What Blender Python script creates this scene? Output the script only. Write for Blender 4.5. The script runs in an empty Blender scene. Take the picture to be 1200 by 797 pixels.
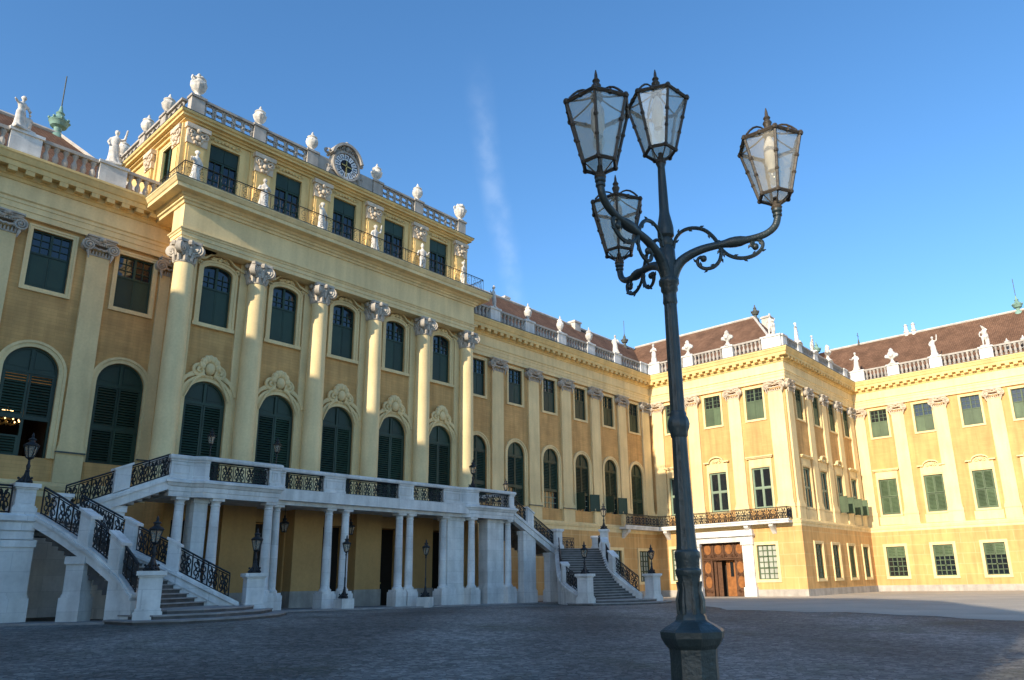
import bpy, bmesh, math, random
from mathutils import Vector, Matrix, noise as mnoise
random.seed(7)
PI = math.pi
S = bpy.context.scene
COL = S.collection
OFF = {}                                    # world origin of every thing

# ------------------------------------------------------------------ mesh helper
class MB:
    def __init__(s): s.v = []; s.f = []; s.m = []
    def add(s, vs, fs, m=0):
        b = len(s.v); s.v += [tuple(q) for q in vs]
        for f in fs: s.f.append([b + i for i in f]); s.m.append(m)
    def box(s, F, s0, s1, t0, t1, z0, z1, m=0):
        vs = [F(a, t, z) for z in (z0, z1) for t in (t0, t1) for a in (s0, s1)]
        s.add(vs, [(0,1,3,2),(4,6,7,5),(0,4,5,1),(2,3,7,6),(0,2,6,4),(1,5,7,3)], m)
    def quad(s, a, b, c, d, m=0): s.add([a, b, c, d], [(0,1,2,3)], m)
    def prism(s, F, poly, t0, t1, m=0):
        n = len(poly)
        vs = [F(a, t0, z) for a, z in poly] + [F(a, t1, z) for a, z in poly]
        fs = [tuple(range(n)), tuple(range(2*n-1, n-1, -1))] + [(i, (i+1) % n, n+(i+1) % n, n+i) for i in range(n)]
        s.add(vs, fs, m)
    def ring(s, F, inner, outer, t0, t1, m=0):      # band between two polylines of equal length, extruded
        n = len(inner)
        vs = [F(a, t, z) for t in (t0, t1) for L in (inner, outer) for a, z in L]
        fs = []
        for i in range(n-1):
            a, b, c, d = i, i+1, n+i+1, n+i
            fs += [(2*n+a, 2*n+b, 2*n+c, 2*n+d), (a, d, c, b), (a, b, 2*n+b, 2*n+a), (d, 2*n+d, 2*n+c, c)]
        fs += [(0, 2*n, 3*n, n), (n-1, 2*n-1, 4*n-1, 3*n-1)]
        s.add(vs, fs, m)
    def vprism(s, pts, z0, z1, m=0):                # plan polygon between two heights (numbers or lists)
        n = len(pts)
        a = z0 if isinstance(z0, (list, tuple)) else [z0]*n
        b = z1 if isinstance(z1, (list, tuple)) else [z1]*n
        vs = [(p[0], p[1], a[i]) for i, p in enumerate(pts)] + [(p[0], p[1], b[i]) for i, p in enumerate(pts)]
        fs = [tuple(range(n-1, -1, -1)), tuple(range(n, 2*n))] + [(i, (i+1) % n, n+(i+1) % n, n+i) for i in range(n)]
        s.add(vs, fs, m)
    def lathe(s, c, prof, n=16, m=0, sx=1., sy=1., fn=None):
        b = []; k = len(prof)
        for r, z in prof:
            for i in range(n):
                a = 2*PI*i/n; q = r*(fn(a, z) if fn else 1)
                b.append((c[0]+q*sx*math.cos(a), c[1]+q*sy*math.sin(a), c[2]+z))
        fs = [(j*n+i, j*n+(i+1) % n, (j+1)*n+(i+1) % n, (j+1)*n+i) for j in range(k-1) for i in range(n)]
        fs += [tuple(range(n-1, -1, -1)), tuple((k-1)*n+i for i in range(n))]
        s.add(b, fs, m)
    def tube(s, pts, r, n=6, m=0, closed=False):
        pts = [Vector(p) for p in pts]; k = len(pts)
        rs = r if isinstance(r, (list, tuple)) else [r]*k
        vs = []; up = None
        for i, p in enumerate(pts):
            if closed: d = pts[(i+1) % k]-pts[i-1]
            else: d = pts[min(i+1, k-1)]-pts[max(i-1, 0)]
            if d.length < 1e-9: d = Vector((0, 0, 1))
            d.normalize()
            if up is None:
                up = Vector((0, 0, 1)) if abs(d.z) < .9 else Vector((1, 0, 0))
            x = d.cross(up)
            if x.length < 1e-4: x = d.orthogonal()
            x.normalize(); y = x.cross(d); up = y
            for j in range(n):
                a = 2*PI*j/n; vs.append(p+(x*math.cos(a)+y*math.sin(a))*rs[i])
        kk = k if closed else k-1
        fs = [(i*n+j, i*n+(j+1) % n, ((i+1) % k)*n+(j+1) % n, ((i+1) % k)*n+j) for i in range(kk) for j in range(n)]
        if not closed: fs += [tuple(range(n-1, -1, -1)), tuple((k-1)*n+j for j in range(n))]
        s.add(vs, fs, m)
    def ball(s, c, r, n=10, m=0, sz=1., sx=1., sy=1.):
        h = max(4, n//2+1)
        prof = [(max(1e-3, math.sin(PI*i/h))*r, -math.cos(PI*i/h)*r*sz) for i in range(h+1)]
        s.lathe(c, prof, n, m, sx, sy)
    def sweep(s, path, prof, m=0, closed=False):    # profile (offset to the left of travel... see side, z) along a plan path with mitres
        n = len(path); P = [Vector((p[0], p[1])) for p in path]
        nr = []
        for i in range(n):
            ds = []
            if closed or i > 0: ds.append((P[i]-P[i-1]).normalized())
            if closed or i < n-1: ds.append((P[(i+1) % n]-P[i]).normalized())
            ns = [Vector((d.y, -d.x)) for d in ds]   # right of travel = outward
            if len(ns) == 1: nr.append(ns[0])
            else:
                q = ns[0]+ns[1]; nr.append(q/max(.2, (1+ns[0].dot(ns[1]))))
        k = len(prof); vs = []
        for i in range(n):
            for o, z in prof:
                q = P[i]+nr[i]*o; vs.append((q.x, q.y, z))
        nn = n if closed else n-1
        fs = [(i*k+j, i*k+(j+1) % k, ((i+1) % n)*k+(j+1) % k, ((i+1) % n)*k+j) for i in range(nn) for j in range(k)]
        if not closed: fs += [tuple(range(k)), tuple(reversed(range((n-1)*k, n*k)))]
        s.add(vs, fs, m)
    def build(s, name, mats, parent=None, smooth=False, off=None):
        o0 = Vector(off) if off is not None else (Vector(OFF[parent.name]) if parent and parent.name in OFF else Vector((0, 0, 0)))
        me = bpy.data.meshes.new(name)
        me.from_pydata([tuple(Vector(v)-o0) for v in s.v], [], s.f)
        if not isinstance(mats, (list, tuple)): mats = [mats]
        for q in mats: me.materials.append(q)
        if len(mats) > 1: me.polygons.foreach_set('material_index', s.m)
        bm = bmesh.new(); bm.from_mesh(me)
        bmesh.ops.recalc_face_normals(bm, faces=bm.faces); bm.to_mesh(me); bm.free()
        if smooth:
            me.polygons.foreach_set('use_smooth', [True]*len(me.polygons))
            try: me.set_sharp_from_angle(angle=math.radians(38))
            except Exception: pass
        o = bpy.data.objects.new(name, me); COL.objects.link(o)
        if parent:
            o.parent = parent; OFF[o.name] = tuple(o0)
        elif off is not None: o.location = o0; OFF[o.name] = tuple(o0)
        return o

def W(s, t, z): return (s, t, z)
def thing(name, label, cat, loc, group=None, rz=0, local=False):
    o = bpy.data.objects.new(name, None); COL.objects.link(o); o.empty_display_size = .3
    o.location = loc; o.rotation_euler = (0, 0, rz); OFF[o.name] = (0, 0, 0) if local else tuple(loc)
    o['label'] = label; o['category'] = cat
    if group: o['group'] = group
    return o
def tag(o, label, cat, group=None):
    o['label'] = label; o['category'] = cat
    if group: o['group'] = group
    return o
def dup(root, loc, rz, label, group=None):
    def cp(o, par):
        c = o.copy(); COL.objects.link(c)
        if par: c.parent = par
        for ch in list(o.children): cp(ch, c)
        return c
    r = cp(root, None); r.location = loc; r.rotation_euler = (0, 0, rz); r['label'] = label
    if group: r['group'] = group
    return r

# ------------------------------------------------------------------ materials
def nodes(name):
    m = bpy.data.materials.new(name); m.use_nodes = True
    nt = m.node_tree; b = nt.nodes['Principled BSDF']; return m, nt, b
def mat(name, c, rough=.8, var=.12, scale=.6, streak=0., bump=0., bscale=20., metal=0., spec=.3, fine=.06, joints=0., objrand=0.):
    m, nt, b = nodes(name); N = nt.nodes; L = nt.links
    b.inputs['Roughness'].default_value = rough; b.inputs['Metallic'].default_value = metal
    b.inputs['Specular IOR Level'].default_value = spec
    g = N.new('ShaderNodeNewGeometry')
    def nz(sc, stretch=(1, 1, 1), det=5):
        mp = N.new('ShaderNodeMapping'); mp.inputs['Scale'].default_value = stretch; L.new(g.outputs['Position'], mp.inputs['Vector'])
        t = N.new('ShaderNodeTexNoise'); t.inputs['Scale'].default_value = sc; t.inputs['Detail'].default_value = det
        L.new(mp.outputs[0], t.inputs['Vector']); return t
    def mul(colsock, fac, amt):
        r = N.new('ShaderNodeMapRange'); r.inputs['From Min'].default_value = .3; r.inputs['From Max'].default_value = .7
        r.inputs['To Min'].default_value = 1-amt; r.inputs['To Max'].default_value = 1+amt*.6
        L.new(fac, r.inputs['Value'])
        v = N.new('ShaderNodeVectorMath'); v.operation = 'SCALE'
        if isinstance(colsock, tuple): v.inputs[0].default_value = colsock
        else: L.new(colsock, v.inputs[0])
        L.new(r.outputs[0], v.inputs['Scale']); return v.outputs[0]
    cc = mul(tuple(c), nz(scale).outputs['Fac'], var)
    if fine: cc = mul(cc, nz(9.).outputs['Fac'], fine)
    if streak: cc = mul(cc, nz(2.2, (1, 1, .12)).outputs['Fac'], streak)
    if objrand:
        oi = N.new('ShaderNodeObjectInfo'); rr = N.new('ShaderNodeMapRange'); rr.inputs['To Min'].default_value = 1-objrand; rr.inputs['To Max'].default_value = 1+objrand; L.new(oi.outputs['Random'], rr.inputs['Value'])
        vv = N.new('ShaderNodeVectorMath'); vv.operation = 'SCALE'; L.new(cc, vv.inputs[0]); L.new(rr.outputs[0], vv.inputs['Scale']); cc = vv.outputs[0]
    if joints:
        sp = N.new('ShaderNodeSeparateXYZ'); L.new(g.outputs['Position'], sp.inputs[0]); ad = N.new('ShaderNodeMath'); L.new(sp.outputs['X'], ad.inputs[0]); L.new(sp.outputs['Y'], ad.inputs[1])
        cb = N.new('ShaderNodeCombineXYZ'); L.new(ad.outputs[0], cb.inputs['X']); L.new(sp.outputs['Z'], cb.inputs['Y'])
        t = N.new('ShaderNodeTexBrick'); L.new(cb.outputs[0], t.inputs['Vector']); t.inputs['Scale'].default_value = 1; t.inputs['Brick Width'].default_value = 1.5; t.inputs['Row Height'].default_value = .66; t.inputs['Mortar Size'].default_value = .012
        t.inputs['Color1'].default_value = (1, 1, 1, 1); t.inputs['Color2'].default_value = (.9, .9, .88, 1); t.inputs['Mortar'].default_value = (1-joints, 1-joints, 1-joints, 1)
        mx = N.new('ShaderNodeMixRGB'); mx.blend_type = 'MULTIPLY'; mx.inputs[0].default_value = 1; L.new(cc, mx.inputs[1]); L.new(t.outputs['Color'], mx.inputs[2]); cc = mx.outputs[0]
    L.new(cc, b.inputs['Base Color'])
    if bump:
        bp = N.new('ShaderNodeBump'); bp.inputs['Strength'].default_value = bump; bp.inputs['Distance'].default_value = .02
        L.new(nz(bscale, det=6).outputs['Fac'], bp.inputs['Height']); L.new(bp.outputs[0], b.inputs['Normal'])
    m['cc'] = 1
    return m
def brickmat(name, c, mort, axis, bw, rh, ms, var=.1, offs=.5, bump=.3, soft=.1, z0=0.):
    m, nt, b = nodes(name); N = nt.nodes; L = nt.links
    b.inputs['Roughness'].default_value = .85; b.inputs['Specular IOR Level'].default_value = .2
    g = N.new('ShaderNodeNewGeometry'); sp = N.new('ShaderNodeSeparateXYZ'); L.new(g.outputs['Position'], sp.inputs[0])
    cb = N.new('ShaderNodeCombineXYZ'); L.new(sp.outputs[axis], cb.inputs['X'])
    ad = N.new('ShaderNodeMath'); ad.operation = 'ADD'; ad.inputs[1].default_value = 50-z0; L.new(sp.outputs['Z'], ad.inputs[0]); L.new(ad.outputs[0], cb.inputs['Y'])
    t = N.new('ShaderNodeTexBrick'); L.new(cb.outputs[0], t.inputs['Vector'])
    t.inputs['Scale'].default_value = 1.; t.inputs['Brick Width'].default_value = bw; t.inputs['Row Height'].default_value = rh
    t.inputs['Mortar Size'].default_value = ms; t.inputs['Mortar Smooth'].default_value = soft; t.offset = offs
    t.inputs['Color1'].default_value = (*[x*(1-var*.4) for x in c], 1); t.inputs['Color2'].default_value = (*[x*(1+var*.4) for x in c], 1)
    t.inputs['Mortar'].default_value = (*mort, 1)
    n = N.new('ShaderNodeTexNoise'); n.inputs['Scale'].default_value = .8; n.inputs['Detail'].default_value = 6; L.new(g.outputs['Position'], n.inputs['Vector'])
    r = N.new('ShaderNodeMapRange'); r.inputs['From Min'].default_value = .3; r.inputs['From Max'].default_value = .7; r.inputs['To Min'].default_value = 1-var; r.inputs['To Max'].default_value = 1+var*.6
    L.new(n.outputs['Fac'], r.inputs['Value'])
    v = N.new('ShaderNodeVectorMath'); v.operation = 'SCALE'; L.new(t.outputs['Color'], v.inputs[0]); L.new(r.outputs[0], v.inputs['Scale'])
    mp = N.new('ShaderNodeMapping'); mp.inputs['Scale'].default_value = (1, 1, .1); L.new(g.outputs['Position'], mp.inputs[0])
    n2 = N.new('ShaderNodeTexNoise'); n2.inputs['Scale'].default_value = 2.4; n2.inputs['Detail'].default_value = 6; L.new(mp.outputs[0], n2.inputs['Vector'])
    r2 = N.new('ShaderNodeMapRange'); r2.inputs['From Min'].default_value = .32; r2.inputs['From Max'].default_value = .6; r2.inputs['To Min'].default_value = .8; r2.inputs['To Max'].default_value = 1.03; L.new(n2.outputs['Fac'], r2.inputs['Value'])
    v2 = N.new('ShaderNodeVectorMath'); v2.operation = 'SCALE'; L.new(v.outputs[0], v2.inputs[0]); L.new(r2.outputs[0], v2.inputs['Scale'])
    L.new(v2.outputs[0], b.inputs['Base Color'])
    bp = N.new('ShaderNodeBump'); bp.inputs['Strength'].default_value = bump; bp.inputs['Distance'].default_value = .03; bp.invert = True
    L.new(t.outputs['Fac'], bp.inputs['Height']); L.new(bp.outputs[0], b.inputs['Normal'])
    return m

OCH = (.63, .375, .146); TRM = (.82, .635, .33)
M = {}
M['ochreX'] = brickmat('ochre_plaster', OCH, tuple(x*.86 for x in OCH), 0, .9, .17, .012, .14, bump=.25, soft=.6)
M['ochreY'] = brickmat('ochre_plaster', OCH, tuple(x*.9 for x in OCH), 1, .9, .17, .012, .10, bump=.2, soft=.6)
M['rustX'] = brickmat('ochre_rustication', OCH, (.66, .45, .21), 0, 2.3, 1.0, .03, .12, z0=-1.08)
M['rustY'] = brickmat('ochre_rustication', OCH, (.66, .45, .21), 1, 2.3, 1.0, .03, .12, z0=-1.08)
M['ochre'] = mat('ochre_smooth', OCH, .85, .12, .5, .06)
M['trim'] = mat('cream_plaster', TRM, .8, .12, .5, .12, .1)
M['cornice'] = mat('yellow_plaster', (.76, .545, .23), .8, .14, .6, .12, .1)
M['stone'] = mat('white_limestone', (.75, .735, .70), .75, .18, .9, .2, .25, 14, joints=.2)
M['riser'] = mat('shaded_step_risers', (.11, .105, .10), .9, .3, 2., .2)  # risers darkened in colour in place of shade under the nosings
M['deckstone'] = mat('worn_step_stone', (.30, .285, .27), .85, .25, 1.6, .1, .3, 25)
M['bal'] = mat('weathered_stone', (.43, .39, .34), .85, .22, 1.3, .18, .3, 12)
M['cap'] = mat('carved_stone_shaded', (.50, .445, .37), .85, .28, 2.2, .1, .5, 18)  # capital stone greyed in its colour for the shaded fronts
M['capB'] = mat('carved_stone_sunlit', (.66, .54, .40), .85, .22, 2.2, .1, .5, 18)  # brighter copy of the capital stone, sunlit tone put into the colour
M['statue'] = mat('weathered_marble', (.68, .64, .575), .75, .3, 3.5, .22, .3, 22)
M['green'] = mat('dark_green_shutter_paint', (.022, .048, .029), .45, .16, 1.2, .12, 0, spec=.4, objrand=.25)
M['greenpale'] = mat('light_green_shutter_paint', (.088, .13, .066), .55, .18, 1.2, .15, 0, spec=.35, objrand=.2)  # lighter green for the pavilion and side wing shutters
def GP(F): return M['greenpale'] if F in PALE else M['green']
PALE = []
M['greenframe'] = mat('pale_green_window_paint', (.22, .29, .20), .5, .1, 1.2, .05, 0, spec=.4)
M['roof'] = None
M['iron'] = mat('black_wrought_iron', (.016, .018, .02), .5, .2, 3, 0, 0, spec=.4)
M['lamp'] = mat('dark_green_cast_iron', (.030, .046, .048), .42, .3, 5, .15, .35, 30, spec=.5)
M['lampframe'] = mat('brown_patinated_bronze', (.062, .05, .038), .5, .35, 8, 0, .3, 40, spec=.4)
M['copper'] = mat('verdigris_copper', (.20, .33, .27), .7, .25, 3)
M['lead'] = mat('lead_flashing', (.10, .11, .10), .7, .2, 1)
M['wood'] = mat('orange_varnished_wood', (.30, .115, .032), .5, .3, 3, .25, .1)
M['darkwood'] = mat('dark_carved_wood', (.11, .05, .024), .55, .3, 5, .1, .4, 30)
M['blackdoor'] = mat('dark_brown_door', (.018, .016, .014), .5, .2, 3)
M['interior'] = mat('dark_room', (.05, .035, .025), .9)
M['white'] = mat('white_enamel', (.72, .73, .74), .5, .05)
M['black'] = mat('black_enamel', (.012, .012, .014), .4, .05)
M['gold'] = mat('gilded_metal', (.55, .40, .14), .35, .1, metal=.6)
M['blind'] = mat('cream_window_blind', (.55, .45, .22), .9, .15, 1.5, .2)
M['palepane'] = mat('pale_reflection_pane', (.42, .43, .36), .6, .2, 1.5, .1)  # pale pane colour stands in for reflected light on ground windows
M['chimney'] = mat('pale_render', (.55, .5, .44), .9, .2, 1.5, .1)
def glassmat():
    m, nt, b = nodes('dark_window_glass'); N = nt.nodes; L = nt.links
    b.inputs['Base Color'].default_value = (.012, .016, .02, 1); b.inputs['Roughness'].default_value = .06
    b.inputs['Specular IOR Level'].default_value = .9
    g = N.new('ShaderNodeNewGeometry'); n = N.new('ShaderNodeTexNoise'); n.inputs['Scale'].default_value = .9
    L.new(g.outputs['Position'], n.inputs['Vector'])
    bp = N.new('ShaderNodeBump'); bp.inputs['Strength'].default_value = .12; bp.inputs['Distance'].default_value = .1
    L.new(n.outputs['Fac'], bp.inputs['Height']); L.new(bp.outputs[0], b.inputs['Normal']); return m
M['glass'] = glassmat()
def roofmat():
    m, nt, b = nodes('clay_roof_tiles'); N = nt.nodes; L = nt.links
    b.inputs['Roughness'].default_value = .85; b.inputs['Specular IOR Level'].default_value = .2
    g = N.new('ShaderNodeNewGeometry'); sp = N.new('ShaderNodeSeparateXYZ'); L.new(g.outputs['Position'], sp.inputs[0])
    ad = N.new('ShaderNodeMath'); ad.operation = 'ADD'; L.new(sp.outputs['X'], ad.inputs[0]); L.new(sp.outputs['Y'], ad.inputs[1])
    cb = N.new('ShaderNodeCombineXYZ'); L.new(ad.outputs[0], cb.inputs['X']); L.new(sp.outputs['Z'], cb.inputs['Y'])
    t = N.new('ShaderNodeTexBrick'); L.new(cb.outputs[0], t.inputs['Vector']); t.inputs['Scale'].default_value = 1
    t.inputs['Brick Width'].default_value = .2; t.inputs['Row Height'].default_value = .14; t.inputs['Mortar Size'].default_value = .02
    t.inputs['Color1'].default_value = (.16, .084, .05, 1); t.inputs['Color2'].default_value = (.235, .128, .078, 1); t.inputs['Mortar'].default_value = (.09, .05, .03, 1)
    n = N.new('ShaderNodeTexNoise'); n.inputs['Scale'].default_value = .7; n.inputs['Detail'].default_value = 6; L.new(g.outputs['Position'], n.inputs['Vector'])
    r = N.new('ShaderNodeMapRange'); r.inputs['From Min'].default_value = .3; r.inputs['From Max'].default_value = .7; r.inputs['To Min'].default_value = .75; r.inputs['To Max'].default_value = 1.25
    L.new(n.outputs['Fac'], r.inputs['Value']); v = N.new('ShaderNodeVectorMath'); v.operation = 'SCALE'
    L.new(t.outputs['Color'], v.inputs[0]); L.new(r.outputs[0], v.inputs['Scale']); L.new(v.outputs[0], b.inputs['Base Color'])
    bp = N.new('ShaderNodeBump'); bp.inputs['Strength'].default_value = .5; bp.inputs['Distance'].default_value = .03; bp.invert = True
    L.new(t.outputs['Fac'], bp.inputs['Height']); L.new(bp.outputs[0], b.inputs['Normal']); return m
M['roof'] = roofmat()
def lanternglass():
    m, nt, b = nodes('frosted_lantern_glass'); N = nt.nodes; L = nt.links; out = N['Material Output']
    tr = N.new('ShaderNodeBsdfTransparent'); tr.inputs[0].default_value = (.95, .94, .9, 1)
    tl = N.new('ShaderNodeBsdfTranslucent'); tl.inputs[0].default_value = (.9, .84, .74, 1)
    df = N.new('ShaderNodeBsdfDiffuse'); df.inputs[0].default_value = (.85, .8, .7, 1)
    gl = N.new('ShaderNodeBsdfGlossy'); gl.inputs['Roughness'].default_value = .12
    a = N.new('ShaderNodeMixShader'); a.inputs[0].default_value = .5; L.new(tl.outputs[0], a.inputs[1]); L.new(df.outputs[0], a.inputs[2])
    c = N.new('ShaderNodeMixShader'); L.new(tr.outputs[0], c.inputs[1]); L.new(a.outputs[0], c.inputs[2])
    g = N.new('ShaderNodeNewGeometry'); n = N.new('ShaderNodeTexNoise'); n.inputs['Scale'].default_value = 6; L.new(g.outputs['Position'], n.inputs['Vector'])
    r = N.new('ShaderNodeMapRange'); r.inputs['To Min'].default_value = .1; r.inputs['To Max'].default_value = .26; L.new(n.outputs['Fac'], r.inputs['Value']); L.new(r.outputs[0], c.inputs[0])
    d = N.new('ShaderNodeMixShader'); d.inputs[0].default_value = .07; L.new(c.outputs[0], d.inputs[1]); L.new(gl.outputs[0], d.inputs[2])
    L.new(d.outputs[0], out.inputs['Surface']); return m
M['lanternglass'] = lanternglass()
def emis(name, c, st):
    m, nt, b = nodes(name); b.inputs['Base Color'].default_value = (*c, 1)
    b.inputs['Emission Color'].default_value = (*c, 1); b.inputs['Emission Strength'].default_value = st; return m
M['bulb'] = emis('warm_bulb', (1, .62, .25), 3.)
def groundmat():
    m, nt, b = nodes('cobblestone'); N = nt.nodes; L = nt.links
    b.inputs['Roughness'].default_value = .75; b.inputs['Specular IOR Level'].default_value = .25
    g = N.new('ShaderNodeNewGeometry')
    mp = N.new('ShaderNodeMapping'); mp.inputs['Rotation'].default_value = (0, 0, .35); L.new(g.outputs['Position'], mp.inputs[0])
    def tex(sc, det=6):
        n = N.new('ShaderNodeTexNoise'); n.inputs['Scale'].default_value = sc; n.inputs['Detail'].default_value = det; L.new(mp.outputs[0], n.inputs['Vector']); return n
    wob = N.new('ShaderNodeMixRGB'); wob.blend_type = 'LINEAR_LIGHT'; wob.inputs[0].default_value = .05
    L.new(mp.outputs[0], wob.inputs[1]); L.new(tex(.9).outputs['Color'], wob.inputs[2])
    t = N.new('ShaderNodeTexVoronoi'); t.feature = 'DISTANCE_TO_EDGE'; t.inputs['Scale'].default_value = 8.; L.new(wob.outputs[0], t.inputs['Vector'])
    tv = N.new('ShaderNodeTexVoronoi'); tv.inputs['Scale'].default_value = 8.; L.new(wob.outputs[0], tv.inputs['Vector'])
    bw_ = N.new('ShaderNodeSeparateColor'); L.new(tv.outputs['Color'], bw_.inputs[0])
    e = N.new('ShaderNodeMapRange'); e.inputs['From Max'].default_value = .09; e.inputs['To Min'].default_value = .42; L.new(t.outputs['Distance'], e.inputs['Value'])
    base = N.new('ShaderNodeMixRGB'); L.new(bw_.outputs[0], base.inputs[0]); base.inputs[1].default_value = (.105, .102, .094, 1); base.inputs[2].default_value = (.265, .25, .22, 1)
    def rng(sock, a, b_, lo=.3, hi=.7):
        r = N.new('ShaderNodeMapRange'); r.inputs['From Min'].default_value = lo; r.inputs['From Max'].default_value = hi
        r.inputs['To Min'].default_value = a; r.inputs['To Max'].default_value = b_; L.new(sock, r.inputs['Value']); return r.outputs[0]
    def scl(col, f):
        v = N.new('ShaderNodeVectorMath'); v.operation = 'SCALE'; L.new(col, v.inputs[0]); L.new(f, v.inputs['Scale']); return v.outputs[0]
    c = scl(base.outputs[0], e.outputs[0])
    c = scl(c, rng(tex(.16, 4).outputs['Fac'], .66, 1.25))
    c = scl(c, rng(tex(1.1).outputs['Fac'], .87, 1.13))
    c = scl(c, rng(tex(4., 8).outputs['Fac'], .82, 1.18))
    # worn wheel-tracks and darker drainage lines crossing the yard
    wv = N.new('ShaderNodeTexWave'); wv.inputs['Scale'].default_value = .045; wv.inputs['Distortion'].default_value = 3.5; wv.inputs['Detail'].default_value = 3
    mp2 = N.new('ShaderNodeMapping'); mp2.inputs['Rotation'].default_value = (0, 0, .9); L.new(g.outputs['Position'], mp2.inputs[0]); L.new(mp2.outputs[0], wv.inputs['Vector'])
    c = scl(c, rng(wv.outputs['Fac'], .78, 1.22, .1, .9))
    mx = N.new('ShaderNodeMixRGB'); L.new(rng(tex(.35, 8).outputs['Fac'], 0, .55, .56, .72), mx.inputs[0]); L.new(c, mx.inputs[1]); mx.inputs[2].default_value = (.062, .066, .034, 1)
    L.new(mx.outputs[0], b.inputs['Base Color'])
    bp = N.new('ShaderNodeBump'); bp.inputs['Strength'].default_value = .6; bp.inputs['Distance'].default_value = .015
    L.new(e.outputs[0], bp.inputs['Height'])
    b2 = N.new('ShaderNodeBump'); b2.inputs['Strength'].default_value = .5; b2.inputs['Distance'].default_value = .03; L.new(tex(14).outputs['Fac'], b2.inputs['Height']); L.new(bp.outputs[0], b2.inputs['Normal'])
    L.new(b2.outputs[0], b.inputs['Normal']); return m
M['ground'] = groundmat()
M['paving'] = brickmat('pale_stone_paving', (.30, .275, .235), (.16, .15, .13), 0, 1.0, .6, .015, .2)
def pavemat():
    m = mat('pale_gravel_asphalt', (.46, .41, .335), .9, .16, .35, 0, .25, 40, fine=.1); return m
M['paving'] = pavemat()

# ------------------------------------------------------------------ ground
def sm(a, b, x):
    t = max(0., min(1., (x-a)/(b-a))); return t*t*(3-2*t)
def G(x, y):
    return -1.69+.65*sm(4, 29, y)*max(0., min(1., (60-x)/48))*(1 if x > -40 else max(0, (x+140)/100))
xs = [-2000, -600, -200, -100]+[-60+4*i for i in range(14)]+[-4+2*i for i in range(46)]+[92, 120, 200, 600, 2000]
ys = [-2000, -600, -200, -80, -40, -20]+[-10+2*i for i in range(31)]+[60, 100, 200, 600, 2000]
mb = MB(); nx = len(xs)
mb.add([(x, y, G(x, y)) for y in ys for x in xs], [(j*nx+i, j*nx+i+1, (j+1)*nx+i+1, (j+1)*nx+i) for j in range(len(ys)-1) for i in range(nx-1)])
gr = mb.build('ground', M['ground'], smooth=True); gr['kind'] = 'structure'
def strip(name, pts, w, m, dz=.006, h=0):    # sheet following the ground
    pass
mb = MB()
def sheet(mb, x0, x1, y0, y1, dz, nxs=8, nys=4):
    X = [x0+(x1-x0)*i/nxs for i in range(nxs+1)]; Y = [y0+(y1-y0)*i/nys for i in range(nys+1)]
    mb.add([(x, y, G(x, y)+dz) for y in Y for x in X], [(j*(nxs+1)+i, j*(nxs+1)+i+1, (j+1)*(nxs+1)+i+1, (j+1)*(nxs+1)+i) for j in range(nys) for i in range(nxs)])
XLY = [(-30, 24), (-6, 27.5), (1, 29), (5, 31.5), (11, 34.5), (17, 33.5), (21, 37), (25.6, 46), (40.5, 53)]
def xl(y):
    for (a, u), (b, v) in zip(XLY[:-1], XLY[1:]):
        if y <= b: return u+(v-u)*(y-a)/(b-a)
    return XLY[-1][1]
Y = [-30, -20, -12]+[-6+1.3*i for i in range(37)]; nxs = 14; vs = []
for y in Y:
    e = (64.5 if y > 25.65 else 83.2)
    for i in range(nxs+1):
        x = xl(y)+.5*math.sin(y*1.7)+(e-xl(y))*i/nxs; x = min(x, e); vs.append((x, y, G(x, y)+.012))
mb.add(vs, [(j*(nxs+1)+i, j*(nxs+1)+i+1, (j+1)*(nxs+1)+i+1, (j+1)*(nxs+1)+i) for j in range(len(Y)-1) for i in range(nxs)])
o = mb.build('roadway', M['paving'], smooth=True); o['kind'] = 'structure'

# ------------------------------------------------------------------ palace frames
yA, yL, yM, yT, xB, yC, xD = 40.95, 40.75, 37.9, 38.6, 64.79, 26.09, 83.46
FA = lambda s, t, z: (s, yA-t, z)
FL = lambda s, t, z: (s, yL-t, z)
FM = lambda s, t, z: (s, yM-t, z)
FT = lambda s, t, z: (s, yT-t, z)
FB = lambda s, t, z: (xB-t, s, z)
FC = lambda s, t, z: (s, yC-t, z)
FD = lambda s, t, z: (xD-t, s, z)
FS = lambda s, t, z: (14.55-t, s, z)
PALE += [FB, FC, FD]
PAL = thing('palace', 'yellow baroque palace with green shutters, tall white pilasters and a clock on its attic', 'palace', (24.75, 37.9, -1.1))

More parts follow.
